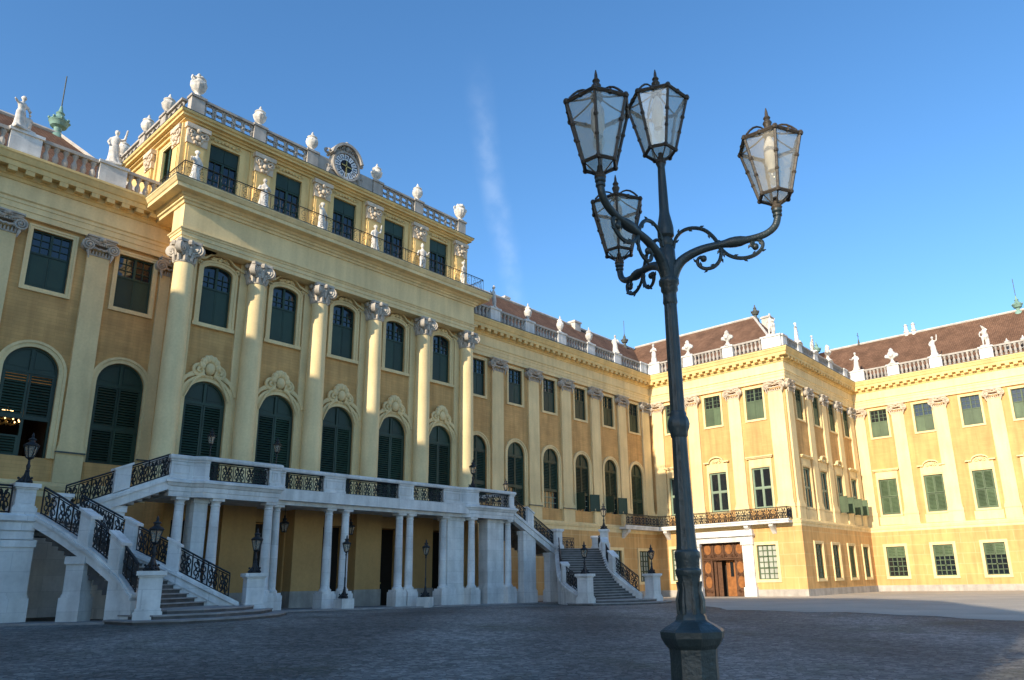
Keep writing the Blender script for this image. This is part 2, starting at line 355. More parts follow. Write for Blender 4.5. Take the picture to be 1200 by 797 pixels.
def arc(cx, z, r, n=16, a0=PI, a1=0., rz=None):
    rz = r if rz is None else rz
    return [(cx+r*math.cos(a0+(a1-a0)*i/n), z+rz*math.sin(a0+(a1-a0)*i/n)) for i in range(n+1)]
def wall(mb, F, s0, s1, z0, z1, ops, depth=.28, m=0):
    """ops: (centre, width, z0, z1, rise) grouped by bay; rise = height of the arched head"""
    groups = {}
    for o in ops: groups.setdefault(round(o[0], 1), []).append(o)
    cur = s0
    def q(a, b, c, d):
        if b-a > 1e-4 and d-c > 1e-4: mb.quad(F(a, 0, c), F(b, 0, c), F(b, 0, d), F(a, 0, d), m)
    for k in sorted(groups):
        g = sorted(groups[k], key=lambda o: o[2]); l = min(o[0]-o[1]/2 for o in g); r = max(o[0]+o[1]/2 for o in g)
        q(cur, l, z0, z1); zc = z0
        for c, w, a, b, rise in g:
            q(l, r, zc, a); x0, x1 = c-w/2, c+w/2
            q(l, x0, a, b); q(x1, r, a, b)
            sp = b-rise
            if rise > 0:
                A = arc(c, sp, w/2, 14, rz=rise)
                for i in range(14):
                    mb.quad(F(A[i][0], 0, A[i][1]), F(A[i+1][0], 0, A[i+1][1]), F(A[i+1][0], 0, b), F(A[i][0], 0, b), m)
                    mb.quad(F(A[i][0], 0, A[i][1]), F(A[i+1][0], 0, A[i+1][1]), F(A[i+1][0], -depth, A[i+1][1]), F(A[i][0], -depth, A[i][1]), m)
            else: mb.quad(F(x0, 0, b), F(x1, 0, b), F(x1, -depth, b), F(x0, -depth, b), m)
            for x in (x0, x1): mb.quad(F(x, 0, a), F(x, 0, sp), F(x, -depth, sp), F(x, -depth, a), m)
            mb.quad(F(x0, 0, a), F(x1, 0, a), F(x1, -depth, a), F(x0, -depth, a), m)
            zc = b
        q(l, r, zc, z1); cur = r
    q(cur, s1, z0, z1)

def slats(mb, F, a, b, z0, z1, t, pitch=.13):
    n = max(1, int((z1-z0)/pitch)); p = (z1-z0)/n
    for i in range(n):
        z = z0+i*p
        vs = [F(a, t+.035, z+.01), F(b, t+.035, z+.01), F(b, t-.03, z+p*.85), F(a, t-.03, z+p*.85),
              F(a, t+.02, z), F(b, t+.02, z), F(b, t-.045, z+p*.85-.01), F(a, t-.045, z+p*.85-.01)]
        mb.add(vs, [(0,1,2,3),(7,6,5,4),(0,4,5,1),(1,5,6,2),(2,6,7,3),(3,7,4,0)])
def leaf(mb, F, a, b, z0, z1, t=-.12, kind='louver', fr=.09):
    """one shutter leaf: frame with slats or a solid panel"""
    for (p, q_, c, d) in ((a, a+fr, z0, z1), (b-fr, b, z0, z1), (a+fr, b-fr, z0, z0+fr), (a+fr, b-fr, z1-fr, z1)):
        mb.box(F, p, q_, t-.03, t+.03, c, d)
    if kind == 'louver': slats(mb, F, a+fr, b-fr, z0+fr, z1-fr, t-.005)
    else: mb.box(F, a+fr, b-fr, t-.02, t+.012, z0+fr, z1-fr)
def muntins(mb, F, a, b, z0, z1, nx, nz, t=-.16, w=.035):
    for i in range(1, nx): x = a+(b-a)*i/nx; mb.box(F, x-w/2, x+w/2, t-.02, t+.02, z0, z1)
    for j in range(1, nz): z = z0+(z1-z0)*j/nz; mb.box(F, a, b, t-.018, t+.018, z-w/2, z+w/2)
def surround_rect(F, s, w, z0, z1, wd, th, par, m, extra=None):
    mb = MB(); a, b = s-w/2, s+w/2
    mb.box(F, a-wd, a, 0, th, z0-wd, z1+wd); mb.box(F, b, b+wd, 0, th, z0-wd, z1+wd)
    mb.box(F, a, b, 0, th, z0-wd, z0); mb.box(F, a, b, 0, th, z1, z1+wd)
    i = wd*.55
    mb.box(F, a-wd, a-i, th, th+.035, z0-wd, z1+wd); mb.box(F, b+i, b+wd, th, th+.035, z0-wd, z1+wd)
    mb.box(F, a-i, b+i, th, th+.035, z0-wd, z0-i); mb.box(F, a-i, b+i, th, th+.035, z1+i, z1+wd)
    if extra: extra(mb)
    return mb.build('surround', m, par)
def surround_arch(F, s, w, z0, z1, rise, wd, th, par, m, rzo=None):
    mb = MB(); sp = z1-rise
    I = [(s-w/2, z0)]+arc(s, sp, w/2, 18, rz=rise)+[(s+w/2, z0)]
    O = [(s-w/2-wd, z0)]+arc(s, sp, w/2+wd, 18, rz=rise+wd)+[(s+w/2+wd, z0)]
    mb.ring(F, I, O, 0, th)
    k = .6
    I2 = [(s-w/2-wd*k, z0)]+arc(s, sp, w/2+wd*k, 18, rz=rise+wd*k)+[(s+w/2+wd*k, z0)]
    mb.ring(F, I2, O, th, th+.05)
    return mb.build('surround', m, par)
def scroll(mb, F, cx, cz, r, t0, t1, turns=1.6, dirn=1, a0=0., tr=.05, n=6):
    pts = []; k = 22
    for i in range(k+1):
        u = i/k; a = a0+dirn*u*turns*2*PI; q = r*(1-u*.82)
        pts.append(F(cx+q*math.cos(a), t0+(t1-t0)*u, cz+q*math.sin(a)))
    mb.tube(pts, [tr*(1-.4*i/k) for i in range(k+1)], n)
def cartouche(mb, F, c, z, w, h, t=.1):
    """shell ornament with two scrolls and side leaves"""
    for i in range(7):
        a = PI*(i+.5)/7; mb.ball(F(c+.55*w*.5*math.cos(a), t+.06, z+h*.45+h*.5*math.sin(a)), .13*w, 8, sz=1.2)
    for sg in (-1, 1):
        scroll(mb, F, c+sg*w*.34, z+h*.28, w*.22, t, t+.14, 1.5, -sg, PI/2, w*.07)
        mb.tube([F(c+sg*w*(.15+.12*i), t+.05, z+h*.1-h*.05*i*i) for i in range(6)], [w*.07*(1-i*.13) for i in range(6)], 6)
    mb.ball(F(c, t+.1, z+h*.42), w*.17, 10, sz=1.3)

def win_upper(F, s, w, z0, z1, blind=.58, rise=0., orn=False, style='green', wd=.2, solid=True, th=.07, rows=3):
    """two-leaf window, glazed above, dark blind panel below"""
    mb = MB(); a, b = s-w/2, s+w/2; zs = z1-rise; zb = z0+(z1-z0)*blind
    f = .08
    mb.box(F, a, a+f, -.22, -.10, z0, zs); mb.box(F, b-f, b, -.22, -.10, z0, zs); mb.box(F, a+f, b-f, -.22, -.10, z0, z0+f)
    if rise:
        I = arc(s, zs, w/2-f, 12, rz=rise-f*.6); O = arc(s, zs, w/2, 12, rz=rise); mb.ring(F, I, O, -.22, -.10)
    else: mb.box(F, a+f, b-f, -.22, -.10, z1-f, z1)
    zt = z1-.02
    mb.box(F, s-.06, s+.06, -.21, -.09, zb+.1, zt-(.04 if rise else .06))
    mb.box(F, a+f, b-f, -.21, -.09, zb, zb+.1)
    for p, q in ((a+f, s-.06), (s+.06, b-f)): muntins(mb, F, p, q, zb+.1, zs if rise else z1-f, 2, rows, -.16, .04)
    o = mb.build('window', GP(F), PAL)
    g = MB()
    if rise: g.prism(F, [(a, zb)]+arc(s, zs, w/2-.01, 12, rz=rise-.01)+[(b, zb)], -.24, -.2)
    else: g.box(F, a+.01, b-.01, -.24, -.19, zb, z1-.01)
    g.build('pane', M['glass'], o)
    for p, q in ((a+f-.01, s-.006), (s+.006, b-f+.01)):
        h = MB(); h.box(F, p, q, -.2, -.13, z0+f, zb); h.box(F, p+.07, q-.07, -.13, -.115, z0+f+.12, zb-.1); h.build('shutter', GP(F), o)
    if rise:
        surround_arch(F, s, w, z0, z1, rise, wd, th, o, M['trim'])
        e = MB(); e.box(F, a-wd-.06, b+wd+.06, 0, th+.08, z0-.2, z0-.002); e.build('sill', M['trim'], o)
        if orn:
            e = MB()
            crest = [(s-w*.86, z1+.12), (s-w*.72, z1+.2), (s-w*.5, z1+.32), (s-w*.3, z1+.62), (s, z1+.74), (s+w*.3, z1+.62), (s+w*.5, z1+.32), (s+w*.72, z1+.2), (s+w*.86, z1+.12)]
            e.ring(F, [(x, z-.13) for x, z in crest], crest, .02, .24)
            scroll(e, F, s-w*.62, z1-.05, .17, .1, .18, 1.4, 1, PI/2, .05); scroll(e, F, s+w*.62, z1-.05, .17, .1, .18, 1.4, -1, PI/2, .05)
            e.tube([F(s+x, .12, z1+.28+.16*math.cos(x*3.2)) for x in (-.5, -.3, -.1, .1, .3, .5)], .07, 6)
            e.ball(F(s, .14, z1+.38), .14, 8)
            for sg in (-1, 1): scroll(e, F, s+sg*.3, z1+.38, .13, .1, .15, 1.2, sg, 0, .04)
            e.build('hood', M['trim'], o, smooth=True)
    else: surround_rect(F, s, w, z0, z1, wd, th, o, M['trim'])
    return o

def win_arch(F, s, w, z0, z1, wd=.3, th=.1, orn=False, lower='louver', z_l=.40):
    r = w/2; sp = z1-r; mb = MB(); f = .1; a, b = s-r, s+r
    I = [(a+f, z0)]+arc(s, sp, r-f, 16)+[(b-f, z0)]; O = [(a, z0)]+arc(s, sp, r, 16)+[(b, z0)]
    mb.ring(F, I, O, -.24, -.08)
    zt = sp-.15
    mb.box(F, a+f, b-f, -.22, -.06, zt, zt+.13); mb.box(F, s-.07, s+.07, -.22, -.06, zt+.13, z1-f)
    zl = z0+(zt-z0)*z_l
    mb.box(F, a+f, b-f, -.22, -.07, zl, zl+.12)
    o = mb.build('window', GP(F), PAL)
    g = MB(); g.prism(F, arc(s, zt, r-.05, 16, rz=z1-zt-.05), -.2, -.14)
    for sg in (-1, 1):          # raised fields of the solid fanlight
        A = arc(s, sp+.06, r-.28, 8, PI/2+.05 if sg < 0 else PI/2-.05, PI-.12 if sg < 0 else .12)
        A = [(x+sg*.1, z) for x, z in A]
        g.prism(F, A+[(s+sg*.14, sp+.1)], -.14, -.12)
    g.build('fanlight', GP(F), o)
    lv = [(a+f, s-.01, zl+.12, zt), (s+.01, b-f, zl+.12, zt)]
    if lower in ('louver', 'right_open'): lv.append((a+f, s-.01, z0, zl))
    if lower in ('louver', 'half'): lv.append((s+.01, b-f, z0, zl))
    for q in lv: h = MB(); leaf(h, F, *q); h.build('shutter', GP(F), o)
    if lower == 'room':
        h = MB(); leaf(h, F, a+f, s-.06, z0, z0+(zl-z0)*.55); h.build('shutter', GP(F), o)
        h = MB(); h.box(F, s-.06, s+.06, -.2, -.1, z0, zl); h.build('mullion', GP(F), o)
    else:
        g = MB(); g.prism(F, [(a+.01, z0)]+arc(s, sp, r-.01, 14)+[(b-.01, z0)], -.3, -.25); g.build('pane', M['glass'], o)
    if lower in ('half', 'open', 'right_open'):
        g = MB(); muntins(g, F, a+f, b-f, z0, zl, 4, 3, -.235, .05); g.build('glazing_bar', M['greenframe'], o)
    surround_arch(F, s, w, z0, z1, r, wd, th, o, M['trim'])
    if orn:
        e = MB(); R = r+wd+.16
        I = arc(s, sp+.1, R-.12, 16, PI*.93, PI*.07); O = arc(s, sp+.1, R+.06, 16, PI*.93, PI*.07)
        e.ring(F, I, O, .02, .2)
        cartouche(e, F, s, sp+R-.3, 1.55, 1.05, .14)
        for sg in (-1, 1):
            e.tube([F(s+sg*x, .14, sp+R*.98-.36*x*x) for x in (.45, .7, .95, 1.15)], [.12, .1, .07, .03], 6)
        e.build('hood', M['trim'], o, smooth=True)
    return o

def hood(F, s, w, z, kind, o):
    e = MB(); a = w/2+.42
    if kind == 'flat':
        e.box(F, s-a, s+a, .0, .34, z, z+.12); e.box(F, s-a+.06, s+a-.06, 0, .24, z-.1, z-.002); e.box(F, s-w/2-.2, s+w/2+.2, 0, .08, z-.75, z-.1)
    else:
        L = [(s-a, z), (s-w*.42, z+.02)]; C = arc(s, z+.0, w*.42, 10, rz=.5)
        top = [(s-a, z+.1)]+[(x, zz+.1) for x, zz in C]+[(s+a, z+.1)]; bot = [(s-a, z-.02)]+[(x, zz-.04) for x, zz in C]+[(s+a, z-.02)]
        e.ring(F, bot, top, 0, .32)
        e.box(F, s-w/2-.2, s+w/2+.2, 0, .08, z-.75, z-.03)
        e.prism(F, arc(s, z-.03, w*.40, 10, rz=.44), .0, .1)
        for sg in (-1, 1): scroll(e, F, s+sg*w*.2, z+.1, .2, .12, .2, 1.3, sg, PI/2, .05)
        e.ball(F(s, .16, z+.1), .15, 8)
    e.build('hood', M['trim'], o)
def win_mid(F, s, w, z0, z1, kind, hk, apron=True):
    mb = MB(); a, b = s-w/2, s+w/2; f = .1
    for (p, q, c, d) in ((a, a+f, z0, z1), (b-f, b, z0, z1), (a+f, b-f, z0, z0+f), (a+f, b-f, z1-f, z1)): mb.box(F, p, q, -.24, -.1, c, d)
    zc = z0+(z1-z0)*.5
    if kind in ('casement', 'blind', 'open'):
        mb.box(F, s-.06, s+.06, -.22, -.1, z0+f, z1-f); mb.box(F, a+f, s-.06, -.22, -.1, zc-.07, zc+.07); mb.box(F, s+.06, b-f, -.22, -.1, zc-.07, zc+.07)
        for p, q in ((a+f, s-.06), (s+.06, b-f)):
            for c, d in ((z0+f, zc-.07), (zc+.07, z1-f)):
                for (u, v, x, y) in ((p, p+.05, c, d), (q-.05, q, c, d), (p+.05, q-.05, c, c+.05), (p+.05, q-.05, d-.05, d)): mb.box(F, u, v, -.2, -.13, x, y)
        o = mb.build('window', M['greenframe'], PAL)
        g = MB(); g.box(F, a+.01, b-.01, -.25, -.19, z0+.01, z1-.01); g.build('pane', M['glass'], o)
        if kind == 'open':
            for q0, dq in ((a-.04, 0), (b+.04, 0)):      # lower leaves swung out square to the wall
                Fh = lambda s_, t_, z_, q0=q0: F(q0+t_, .04+s_, z_)
                h = MB(); leaf(h, Fh, 0, .88, z0-.08, z0+1.55, 0, 'solid'); h.build('shutter', GP(F), o)
    else:
        o = mb.build('window', GP(F), PAL)
        for q in ((a+f, s-.01, z0+f, zc-.02), (s+.01, b-f, z0+f, zc-.02), (a+f, s-.01, zc+.02, z1-f), (s+.01, b-f, zc+.02, z1-f)): h = MB(); leaf(h, F, *q); h.build('shutter', GP(F), o)
        g = MB(); g.box(F, a+.01, b-.01, -.3, -.24, z0+.01, z1-.01); g.build('pane', M['glass'], o)
    def ap(mb_):
        if apron: mb_.box(F, a-.35, b+.35, 0, .1, 5.06, z0-.23)
    surround_rect(F, s, w, z0, z1, .2, .08, o, M['trim'], ap)
    if hk: hood(F, s, w, z1+.95, hk, o)
    return o
def win_ground(F, s, w, z0, z1, kind='bars', m='greenframe'):
    mb = MB(); a, b = s-w/2, s+w/2; f = .08
    for (p, q, c, d) in ((a, a+f, z0, z1), (b-f, b, z0, z1), (a+f, b-f, z0, z0+f), (a+f, b-f, z1-f, z1)): mb.box(F, p, q, -.24, -.12, c, d)
    if kind == 'solid':
        leaf(mb, F, a+f, b-f, z0+f, z1-f, -.14, 'louver')
    else:
        mb.box(F, s-.05, s+.05, -.22, -.12, z0+f, z1-f)
        n = 3
        for i in range(1, n): z = z0+(z1-z0)*i/n; mb.box(F, a+f, b-f, -.22, -.12, z-.055, z+.055)
        for i in range(n):
            c, d = z0+(z1-z0)*i/n, z0+(z1-z0)*(i+1)/n
            for p, q in ((a+f, s-.05), (s+.05, b-f)): muntins(mb, F, p, q, c, d, 2, 2, -.17, .07)
    o = mb.build('window', GP(F), PAL)
    g = MB(); g.box(F, a+.01, b-.01, -.28, -.22, z0+.01, z1-.01); g.build('pane', M['palepane'] if kind == 'bars' else M['glass'], o)
    if kind == 'louver':
        zl = z0+(z1-z0)*.62
        for p, q in ((a+f, s-.02), (s+.02, b-f)): h = MB(); leaf(h, F, p, q, zl, z1-f); h.build('shutter', GP(F), o)
    surround_rect(F, s, w, z0, z1, .27, .07, o, M['trim'])
    return o

def ionic(F, s, z0, z1, hw, t, par, m):
    """capital with small corner volutes, egg band, hanging husks and a leafy neck"""
    mb = MB(); h = z1-z0
    for i, (e, d, a, b) in enumerate(((1.36, .36, z1-.09, z1-.003), (1.28, .28, z1-.17, z1-.092), (1.02, .16, z1-.42, z1-.172), (1.0, .05, z0, z0+.07))): mb.box(F, s-hw*e, s+hw*e, 0, t+d, a, b)
    for i in range(9): mb.ball(F(s+(i-4)*hw*.2, t+.17, z1-.36), .062, 6, sz=1.3)
    for sg in (-1, 1):
        c = s+sg*hw*1.12; cz = z1-.2-h*.32; R = h*.31; n = 14
        mb.prism(F, [(c+R*.94*math.cos(2*PI*i/n), cz+R*.94*math.sin(2*PI*i/n)) for i in range(n)], t-.14, t+.17)
        scroll(mb, F, c, cz, R, t+.19, t+.27, 2.1, -sg, PI/2, .058, 6)
        mb.ball(F(c, t+.27, cz), R*.24, 8)
        mb.tube([F(s+sg*hw*.05, t+.2, z1-.2), F(s+sg*hw*.35, t+.22, z1-.3), F(s+sg*hw*.7, t+.22, z1-.24), F(c, t+.2, z1-.19)], [.07, .08, .08, .06], 6)
        for k in range(4): mb.ball(F(c-sg*hw*.04*k, t+.16, cz-R-.05-.1*k), .085-.015*k, 6, sz=1.25)          # husks below the volute
        mb.tube([F(c-sg*R*.8, t+.16, cz-R*.5), F(s+sg*hw*.55, t+.2, z1-.62), F(s+sg*hw*.2, t+.2, z1-.68), F(s, t+.2, z1-.62)], [.05, .065, .065, .05], 6)   # festoon
    for i in range(7): mb.tube([F(s+(i-3)*hw*.29, t+.02, z0+.05), F(s+(i-3)*hw*.29, t+.05, z0+.2), F(s+(i-3)*hw*.29, t+.1, z0+.27)], [.06, .055, .02], 5)
    mb.ball(F(s, t+.3, z1-.12), .13, 8); mb.ball(F(s-.13, t+.27, z1-.15), .09, 7); mb.ball(F(s+.13, t+.27, z1-.15), .09, 7)
    return mb.build('capital', m, par, smooth=True)
def pilaster(F, s, hw, zb, z0, z1, zc, t=.17, m=None, capm=None, ped=True, tped=.24):
    mb = MB()
    mb.box(F, s-hw, s+hw, 0, t, z0+.5, z1)
    mb.box(F, s-hw*1.18, s+hw*1.18, 0, t+.12, z0, z0+.18); mb.box(F, s-hw*1.12, s+hw*1.12, 0, t+.09, z0+.18, z0+.3); mb.box(F, s-hw*1.05, s+hw*1.05, 0, t+.05, z0+.3, z0+.5)
    if ped: mb.box(F, s-hw*1.16, s+hw*1.16, 0, tped, zb, z0-.08); mb.box(F, s-hw*1.22, s+hw*1.22, 0, tped+.05, z0-.08, z0-.002)
    o = mb.build('pilaster', m or M['trim'], PAL)
    if F in (FA, FL): mb = MB(); mb.box(F, s-hw*1.24, s+hw*1.24, t+.0, tped+.09, z0-.05, z0+.025); mb.build('flashing', M['lead'], o)
    ionic(F, s, z1, zc, hw, t, o, capm or M['cap'])
    return o
ZE = 17.85
ARCH = [(-.1, ZE), (.2, ZE), (.2, ZE+.3), (.24, ZE+.31), (.24, ZE+.6), (.28, ZE+.61), (.28, ZE+.78), (.36, ZE+.84), (.36, ZE+.9), (.22, ZE+.92), (.22, 19.55), (-.1, 19.55)]
CORN = [(-.1, 19.552), (.28, 19.552), (.32, 19.7), (.40, 19.75), (.40, 20.02), (.78, 20.04), (.78, 20.3), (.84, 20.34), (.93, 20.6), (.98, 20.66), (.98, 20.78), (-.1, 20.86)]
def modillions(mb, F, s0, s1, off=.4):
    n = max(2, round((s1-s0)/.74))
    for i in range(n):
        s = s0+(i+.5)*(s1-s0)/n; mb.box(F, s-.19, s+.19, off-.01, .76, 19.8, 20.035)
def baluster(mb, c, h, r=.13, n=8):
    p = [(1, 0), (1, .07), (.62, .12), (.72, .2), (1.0, .34), (.86, .48), (.5, .62), (.46, .74), (.7, .8), (.7, .84), (1, .9), (1, 1)]
    mb.lathe(c, [(a*r, b*h) for a, b in p], n)
def balustrade(F, peds, ends, z0=20.86, z1=22.2, t=.36, hw=.62, pm=None, skip_last=False):
    mb = MB(); s0, s1 = ends
    segs = []; cur = s0
    for q in sorted(peds):
        p, h = q if isinstance(q, tuple) else (q, hw)
        if p-h > cur+.05: segs.append((cur, p-h))
        cur = p+h
        b = MB(); b.box(F, p-h, p+h, t-.42, t+.12, z0, z0+.14); b.box(F, p-h+.05, p+h-.05, t-.38, t+.07, z0+.14, z1-.14); b.box(F, p-h-.03, p+h+.03, t-.46, t+.16, z1-.14, z1+.02)
        b.build('pedestal', M['stone'], PAL)
    if s1 > cur+.05: segs.append((cur, s1))
    for a, b in segs:
        g = MB(); g.box(F, a, b, t-.3, t, z0, z0+.13); g.box(F, a, b, t-.34, t+.04, z1-.2, z1-.02)
        n = max(2, round((b-a)/.42))
        for i in range(n):
            c = F(a+(i+.5)*(b-a)/n, t-.15, z0+.13); baluster(g, c, z1-.2-z0-.13, .155)
        g.build('balustrade', M['bal'], PAL, smooth=True)

# ------------------------------------------------------------------ right wing of the main front (A)
ZP = -1.08
aw = [39.5+4.434*k for k in range(6)]; ap = [41.72+4.434*k for k in range(5)]+[63.72]
mb = MB(); ops = []
for k, s in enumerate(aw): ops += [(s, 1.68, 14.5, 17.49, 0), (s, 2.08, 6.05, 11.22, 1.04)]
wall(mb, FA, 35.0, xB, 5.0, 19.6, ops); mb.build('wall', M['ochreX'], PAL)
gw = [(s, 1.8, -.2, 2.67, 0) for s in (57.1, 61.85)]
FA2 = lambda s, t, z: (s, yA-.35-t, z)
mb = MB(); wall(mb, FA2, 35.0, xB, ZP, 4.35, gw); mb.build('wall', M['rustX'], PAL)
mb = MB(); mb.box(FA, 35.3, xB, 0, .42, -1.8, ZP); mb.build('plinth', M['bal'], PAL)
STR = [(-.1, 4.3), (.38, 4.3), (.38, 4.6), (.44, 4.62), (.48, 4.8), (.3, 4.86), (.3, 4.96), (.22, 5.02), (-.1, 5.02)]
for k, s in enumerate(aw):
    win_upper(FA, s, 1.68, 14.5, 17.49)
    win_arch(FA, s, 2.08, 6.05, 11.22, lower='louver' if k < 1 else ('half' if k == 1 else ('open' if k == 2 else ('open' if k in (3, 4) else 'louver'))), z_l=.36)
for s, w, a, b, r in gw: win_ground(FA2, s, w, a, b, 'bars')
for k, s in enumerate(ap): pilaster(FA, s, .66, 5.02, 6.15, 16.85, ZE)
# swung-out shutter leaves of the two open windows
for k in (3, 4):
    s = aw[k]+1.02; mb = MB()
    for sg, x0, dx, dy in ((1, s, 1.05, .42),):
        Fh = lambda q, t, z, x0=x0, dx=dx, dy=dy: (x0+q*dx/1.13-t*dy/1.13, yA-.02-q*dy/1.13-t*dx/1.13, z)
        leaf(mb, Fh, 0, 1.02, 6.1, 7.62, .05, 'solid')
    mb.build('shutter', M['green'], PAL); mb = MB(); x0 = aw[k]-1.02
    Fh2 = lambda q, t, z, x0=x0: (x0+.05+q*.12-t*.99, yA-.02-q*.99-t*.12, z)
    leaf(mb, Fh2, 0, .95, 6.1, 7.62, .05, 'solid')
    mb.build('shutter', M['green'], PAL)

# ------------------------------------------------------------------ pavilion front (B), its return (C) and the side wing (D)
bw = [38.1, 33.57, 29.14]; bp = [39.95, 35.78, 31.24, 26.98]
cw = [67.9+4.27*k for k in range(4)]; cp = [65.55, 70.12, 74.1, 78.15, 82.3]
dw = [23.42-4.5*k for k in range(5)]; dp = [25.42, 21.43, 17.27, 12.3, 8.0, 3.2]
ops = []
for s in bw: ops += [(s, 1.76, 14.5, 17.49, 0), (s, 1.83, 6.15, 9.89, 0)]
mb = MB(); wall(mb, FB, yC, yA, 5.0, 19.6, ops); mb.build('wall', M['ochreY'], PAL)
ops = []
for s in cw: ops += [(s, 1.7, 14.5, 17.49, 0), (s, 1.75, 6.15, 9.89, 0)]
mb = MB(); wall(mb, FC, xB, xD, 5.0, 19.6, ops); mb.build('wall', M['ochreX'], PAL)
ops = []
for s in dw: ops += [(s, 1.76, 14.5, 17.49, 0), (s, 1.83, 6.15, 9.89, 0)]
mb = MB(); wall(mb, FD, -3, yC, 5.0, 19.6, ops); mb.build('wall', M['ochreY'], PAL)
FB2 = lambda s, t, z: (xB-.4-t, s, z); FC2 = lambda s, t, z: (s, yC-.4-t, z); FD2 = lambda s, t, z: (xD-.4-t, s, z)
PALE += [FB2, FC2, FD2]
mb = MB(); bg = [(38.1, 1.85, -.2, 2.82, 0), (29.14, 1.85, -.2, 2.82, 0), (33.57, 4.4, -1.7, 3.5, 0)]
wall(mb, FB2, yC-.4, yA-.35, -1.8, 4.35, bg, .5); mb.build('wall', M['rustY'], PAL)
mb = MB(); cg = [(s-.12, 1.65, -.2, 2.82, 0) for s in cw]
wall(mb, FC2, xB-.4, xD-.4, -1.8, 4.35, cg); mb.build('wall', M['rustX'], PAL)
mb = MB(); dg = [(s+.02, 1.85, -.2, 2.82, 0) for s in dw]
wall(mb, FD2, -3, yC-.4, -1.8, 4.35, dg); mb.build('wall', M['rustY'], PAL)
mb = MB(); mb.box(FB2, yC-.46, 30.3, 0, .06, -1.8, ZP); mb.build('plinth', M['bal'], PAL); mb = MB(); mb.box(FB2, 36.9, yA-.42, 0, .06, -1.8, ZP); mb.build('plinth', M['bal'], PAL)
mb = MB(); mb.box(FC2, xB-.458, xD-.46, 0, .06, -1.8, ZP); mb.build('plinth', M['bal'], PAL)
mb = MB(); mb.box(FD2, -3, yC-.46, 0, .06, -1.8, ZP); mb.build('plinth', M['bal'], PAL)
for i, s in enumerate(bw):
    win_upper(FB, s, 1.76, 14.5, 17.49); win_mid(FB, s, 1.83, 6.15, 9.89, 'casement', ('flat', 'curved', 'flat')[i], False)
for s, w, a, b, r in bg[:2]: win_ground(FB2, s, w, a, b, 'bars')
for i, s in enumerate(cw):
    win_upper(FC, s, 1.7, 14.5, 17.49); win_mid(FC, s, 1.75, 6.15, 9.89, ('blind', 'blind', 'open', 'open')[i], ('flat', 'curved', 'curved', 'flat')[i])
    win_ground(FC2, s-.12, 1.65, -.2, 2.82, 'solid' if i == 2 else 'bars')
for i, s in enumerate(dw):
    win_upper(FD, s, 1.76, 14.5, 17.49, blind=.54); win_mid(FD, s, 1.83, 6.15, 9.89, 'louver', 'flat' if i == 0 else 'curved')
    win_ground(FD2, s+.02, 1.85, -.2, 2.82, 'louver')
for i, s in enumerate(bp): pilaster(FB, s, .62 if i < 3 else .72, 5.02, 6.15, 16.85, ZE, capm=M['capB'])
for i, s in enumerate(cp): pilaster(FC, s, .6, 5.02, 6.15, 16.85, ZE, capm=M['capB'] if i == 0 else M['cap'])
for i, s in enumerate(dp): pilaster(FD, s, .62 if i else .55, 5.02, 6.15, 16.85, ZE, capm=M['capB'])
path = [(35.2, yA), (xB, yA), (xB, yC), (xD, yC), (xD, -3)]
mb = MB(); mb.sweep(path, STR); mb.build('string_course', M['trim'], PAL)
mb = MB(); mb.sweep(path, ARCH); mb.build('entablature', M['trim'], PAL)
mb = MB(); mb.sweep(path, CORN)
modillions(mb, FA, 35.3, xB-.5); modillions(mb, FB, yC-.3, yA-.5); modillions(mb, FC, xB-.3, xD-.5); modillions(mb, FD, -3, yC-.5)
mb.build('cornice', M['cornice'], PAL)
mb = MB(); mb.sweep(path, [(-.1, 20.79), (1.0, 20.79), (1.0, 20.83), (-.1, 20.9)]); mb.build('flashing', M['lead'], PAL)
balustrade(FA, [(41.2, .62), (45.5, .62), (49.95, .62), (54.35, .62), (58.8, .62), (63.5, .62)], (35.5, xB-.4))
balustrade(FB, [(39.9, .8), (35.75, .6), (31.28, .6), (26.75, 1.0)], (yC-.36, yA-.4))
balustrade(FC, [(65.1, .55), (68.75, .55), (72.9, .55), (77.0, .55), (81.5, .55)], (xB-.2, xD-.4))
balustrade(FD, [(25.0, .85), (21.15, .65), (16.9, .65), (12.2, .65), (7.6, .65), (3., .65)], (-3, yC-.4))

# portal
PX = 33.57
mb = MB()
for a, b in ((PX-3.25, PX-2.2), (PX+2.2, PX+3.25)):
    mb.box(FB2, a-.08, b+.08, 0, .42, -1.75, -.85); mb.box(FB2, a, b, 0, .3, -.85, 2.9); mb.box(FB2, a-.08, b+.08, 0, .44, 2.9, 3.2)
mb.box(FB2, PX-3.3, PX+3.3, 0, .34, 3.2, 3.7); mb.box(FB2, PX-3.45, PX+3.45, 0, .6, 3.7, 3.86); mb.box(FB2, PX-3.35, PX+3.35, 0, .46, 3.86, 4.25)
port = mb.build('portal', M['stone'], PAL)
mb = MB()
mb.box(FB2, PX-2.2, PX+2.2, -.5, -.3, 1.75, 3.5); mb.box(FB2, PX-2.2, PX-1.05, -.5, -.3, -1.7, 1.75); mb.box(FB2, PX+1.25, PX+2.2, -.5, -.3, -1.7, 1.75)
d = mb.build('door_frame', M['darkwood'], port)
mb = MB()
for i in range(4):
    c = PX-1.65+i*1.1; mb = MB(); mb.prism(FB2, [(c+.36*math.cos(2*PI*k/14), 2.6+.46*math.sin(2*PI*k/14)) for k in range(14)], -.3, -.24); mb.build('door_panel', M['wood'], port)
for c, w in ((PX-1.62, .36), (PX+1.72, .34)):
    for z in (-.4, .95): mb = MB(); mb.prism(FB2, [(c+w*math.cos(2*PI*k/12), z+.55*math.sin(2*PI*k/12)) for k in range(12)], -.3, -.24); mb.build('door_panel', M['wood'], port)
mb = MB()
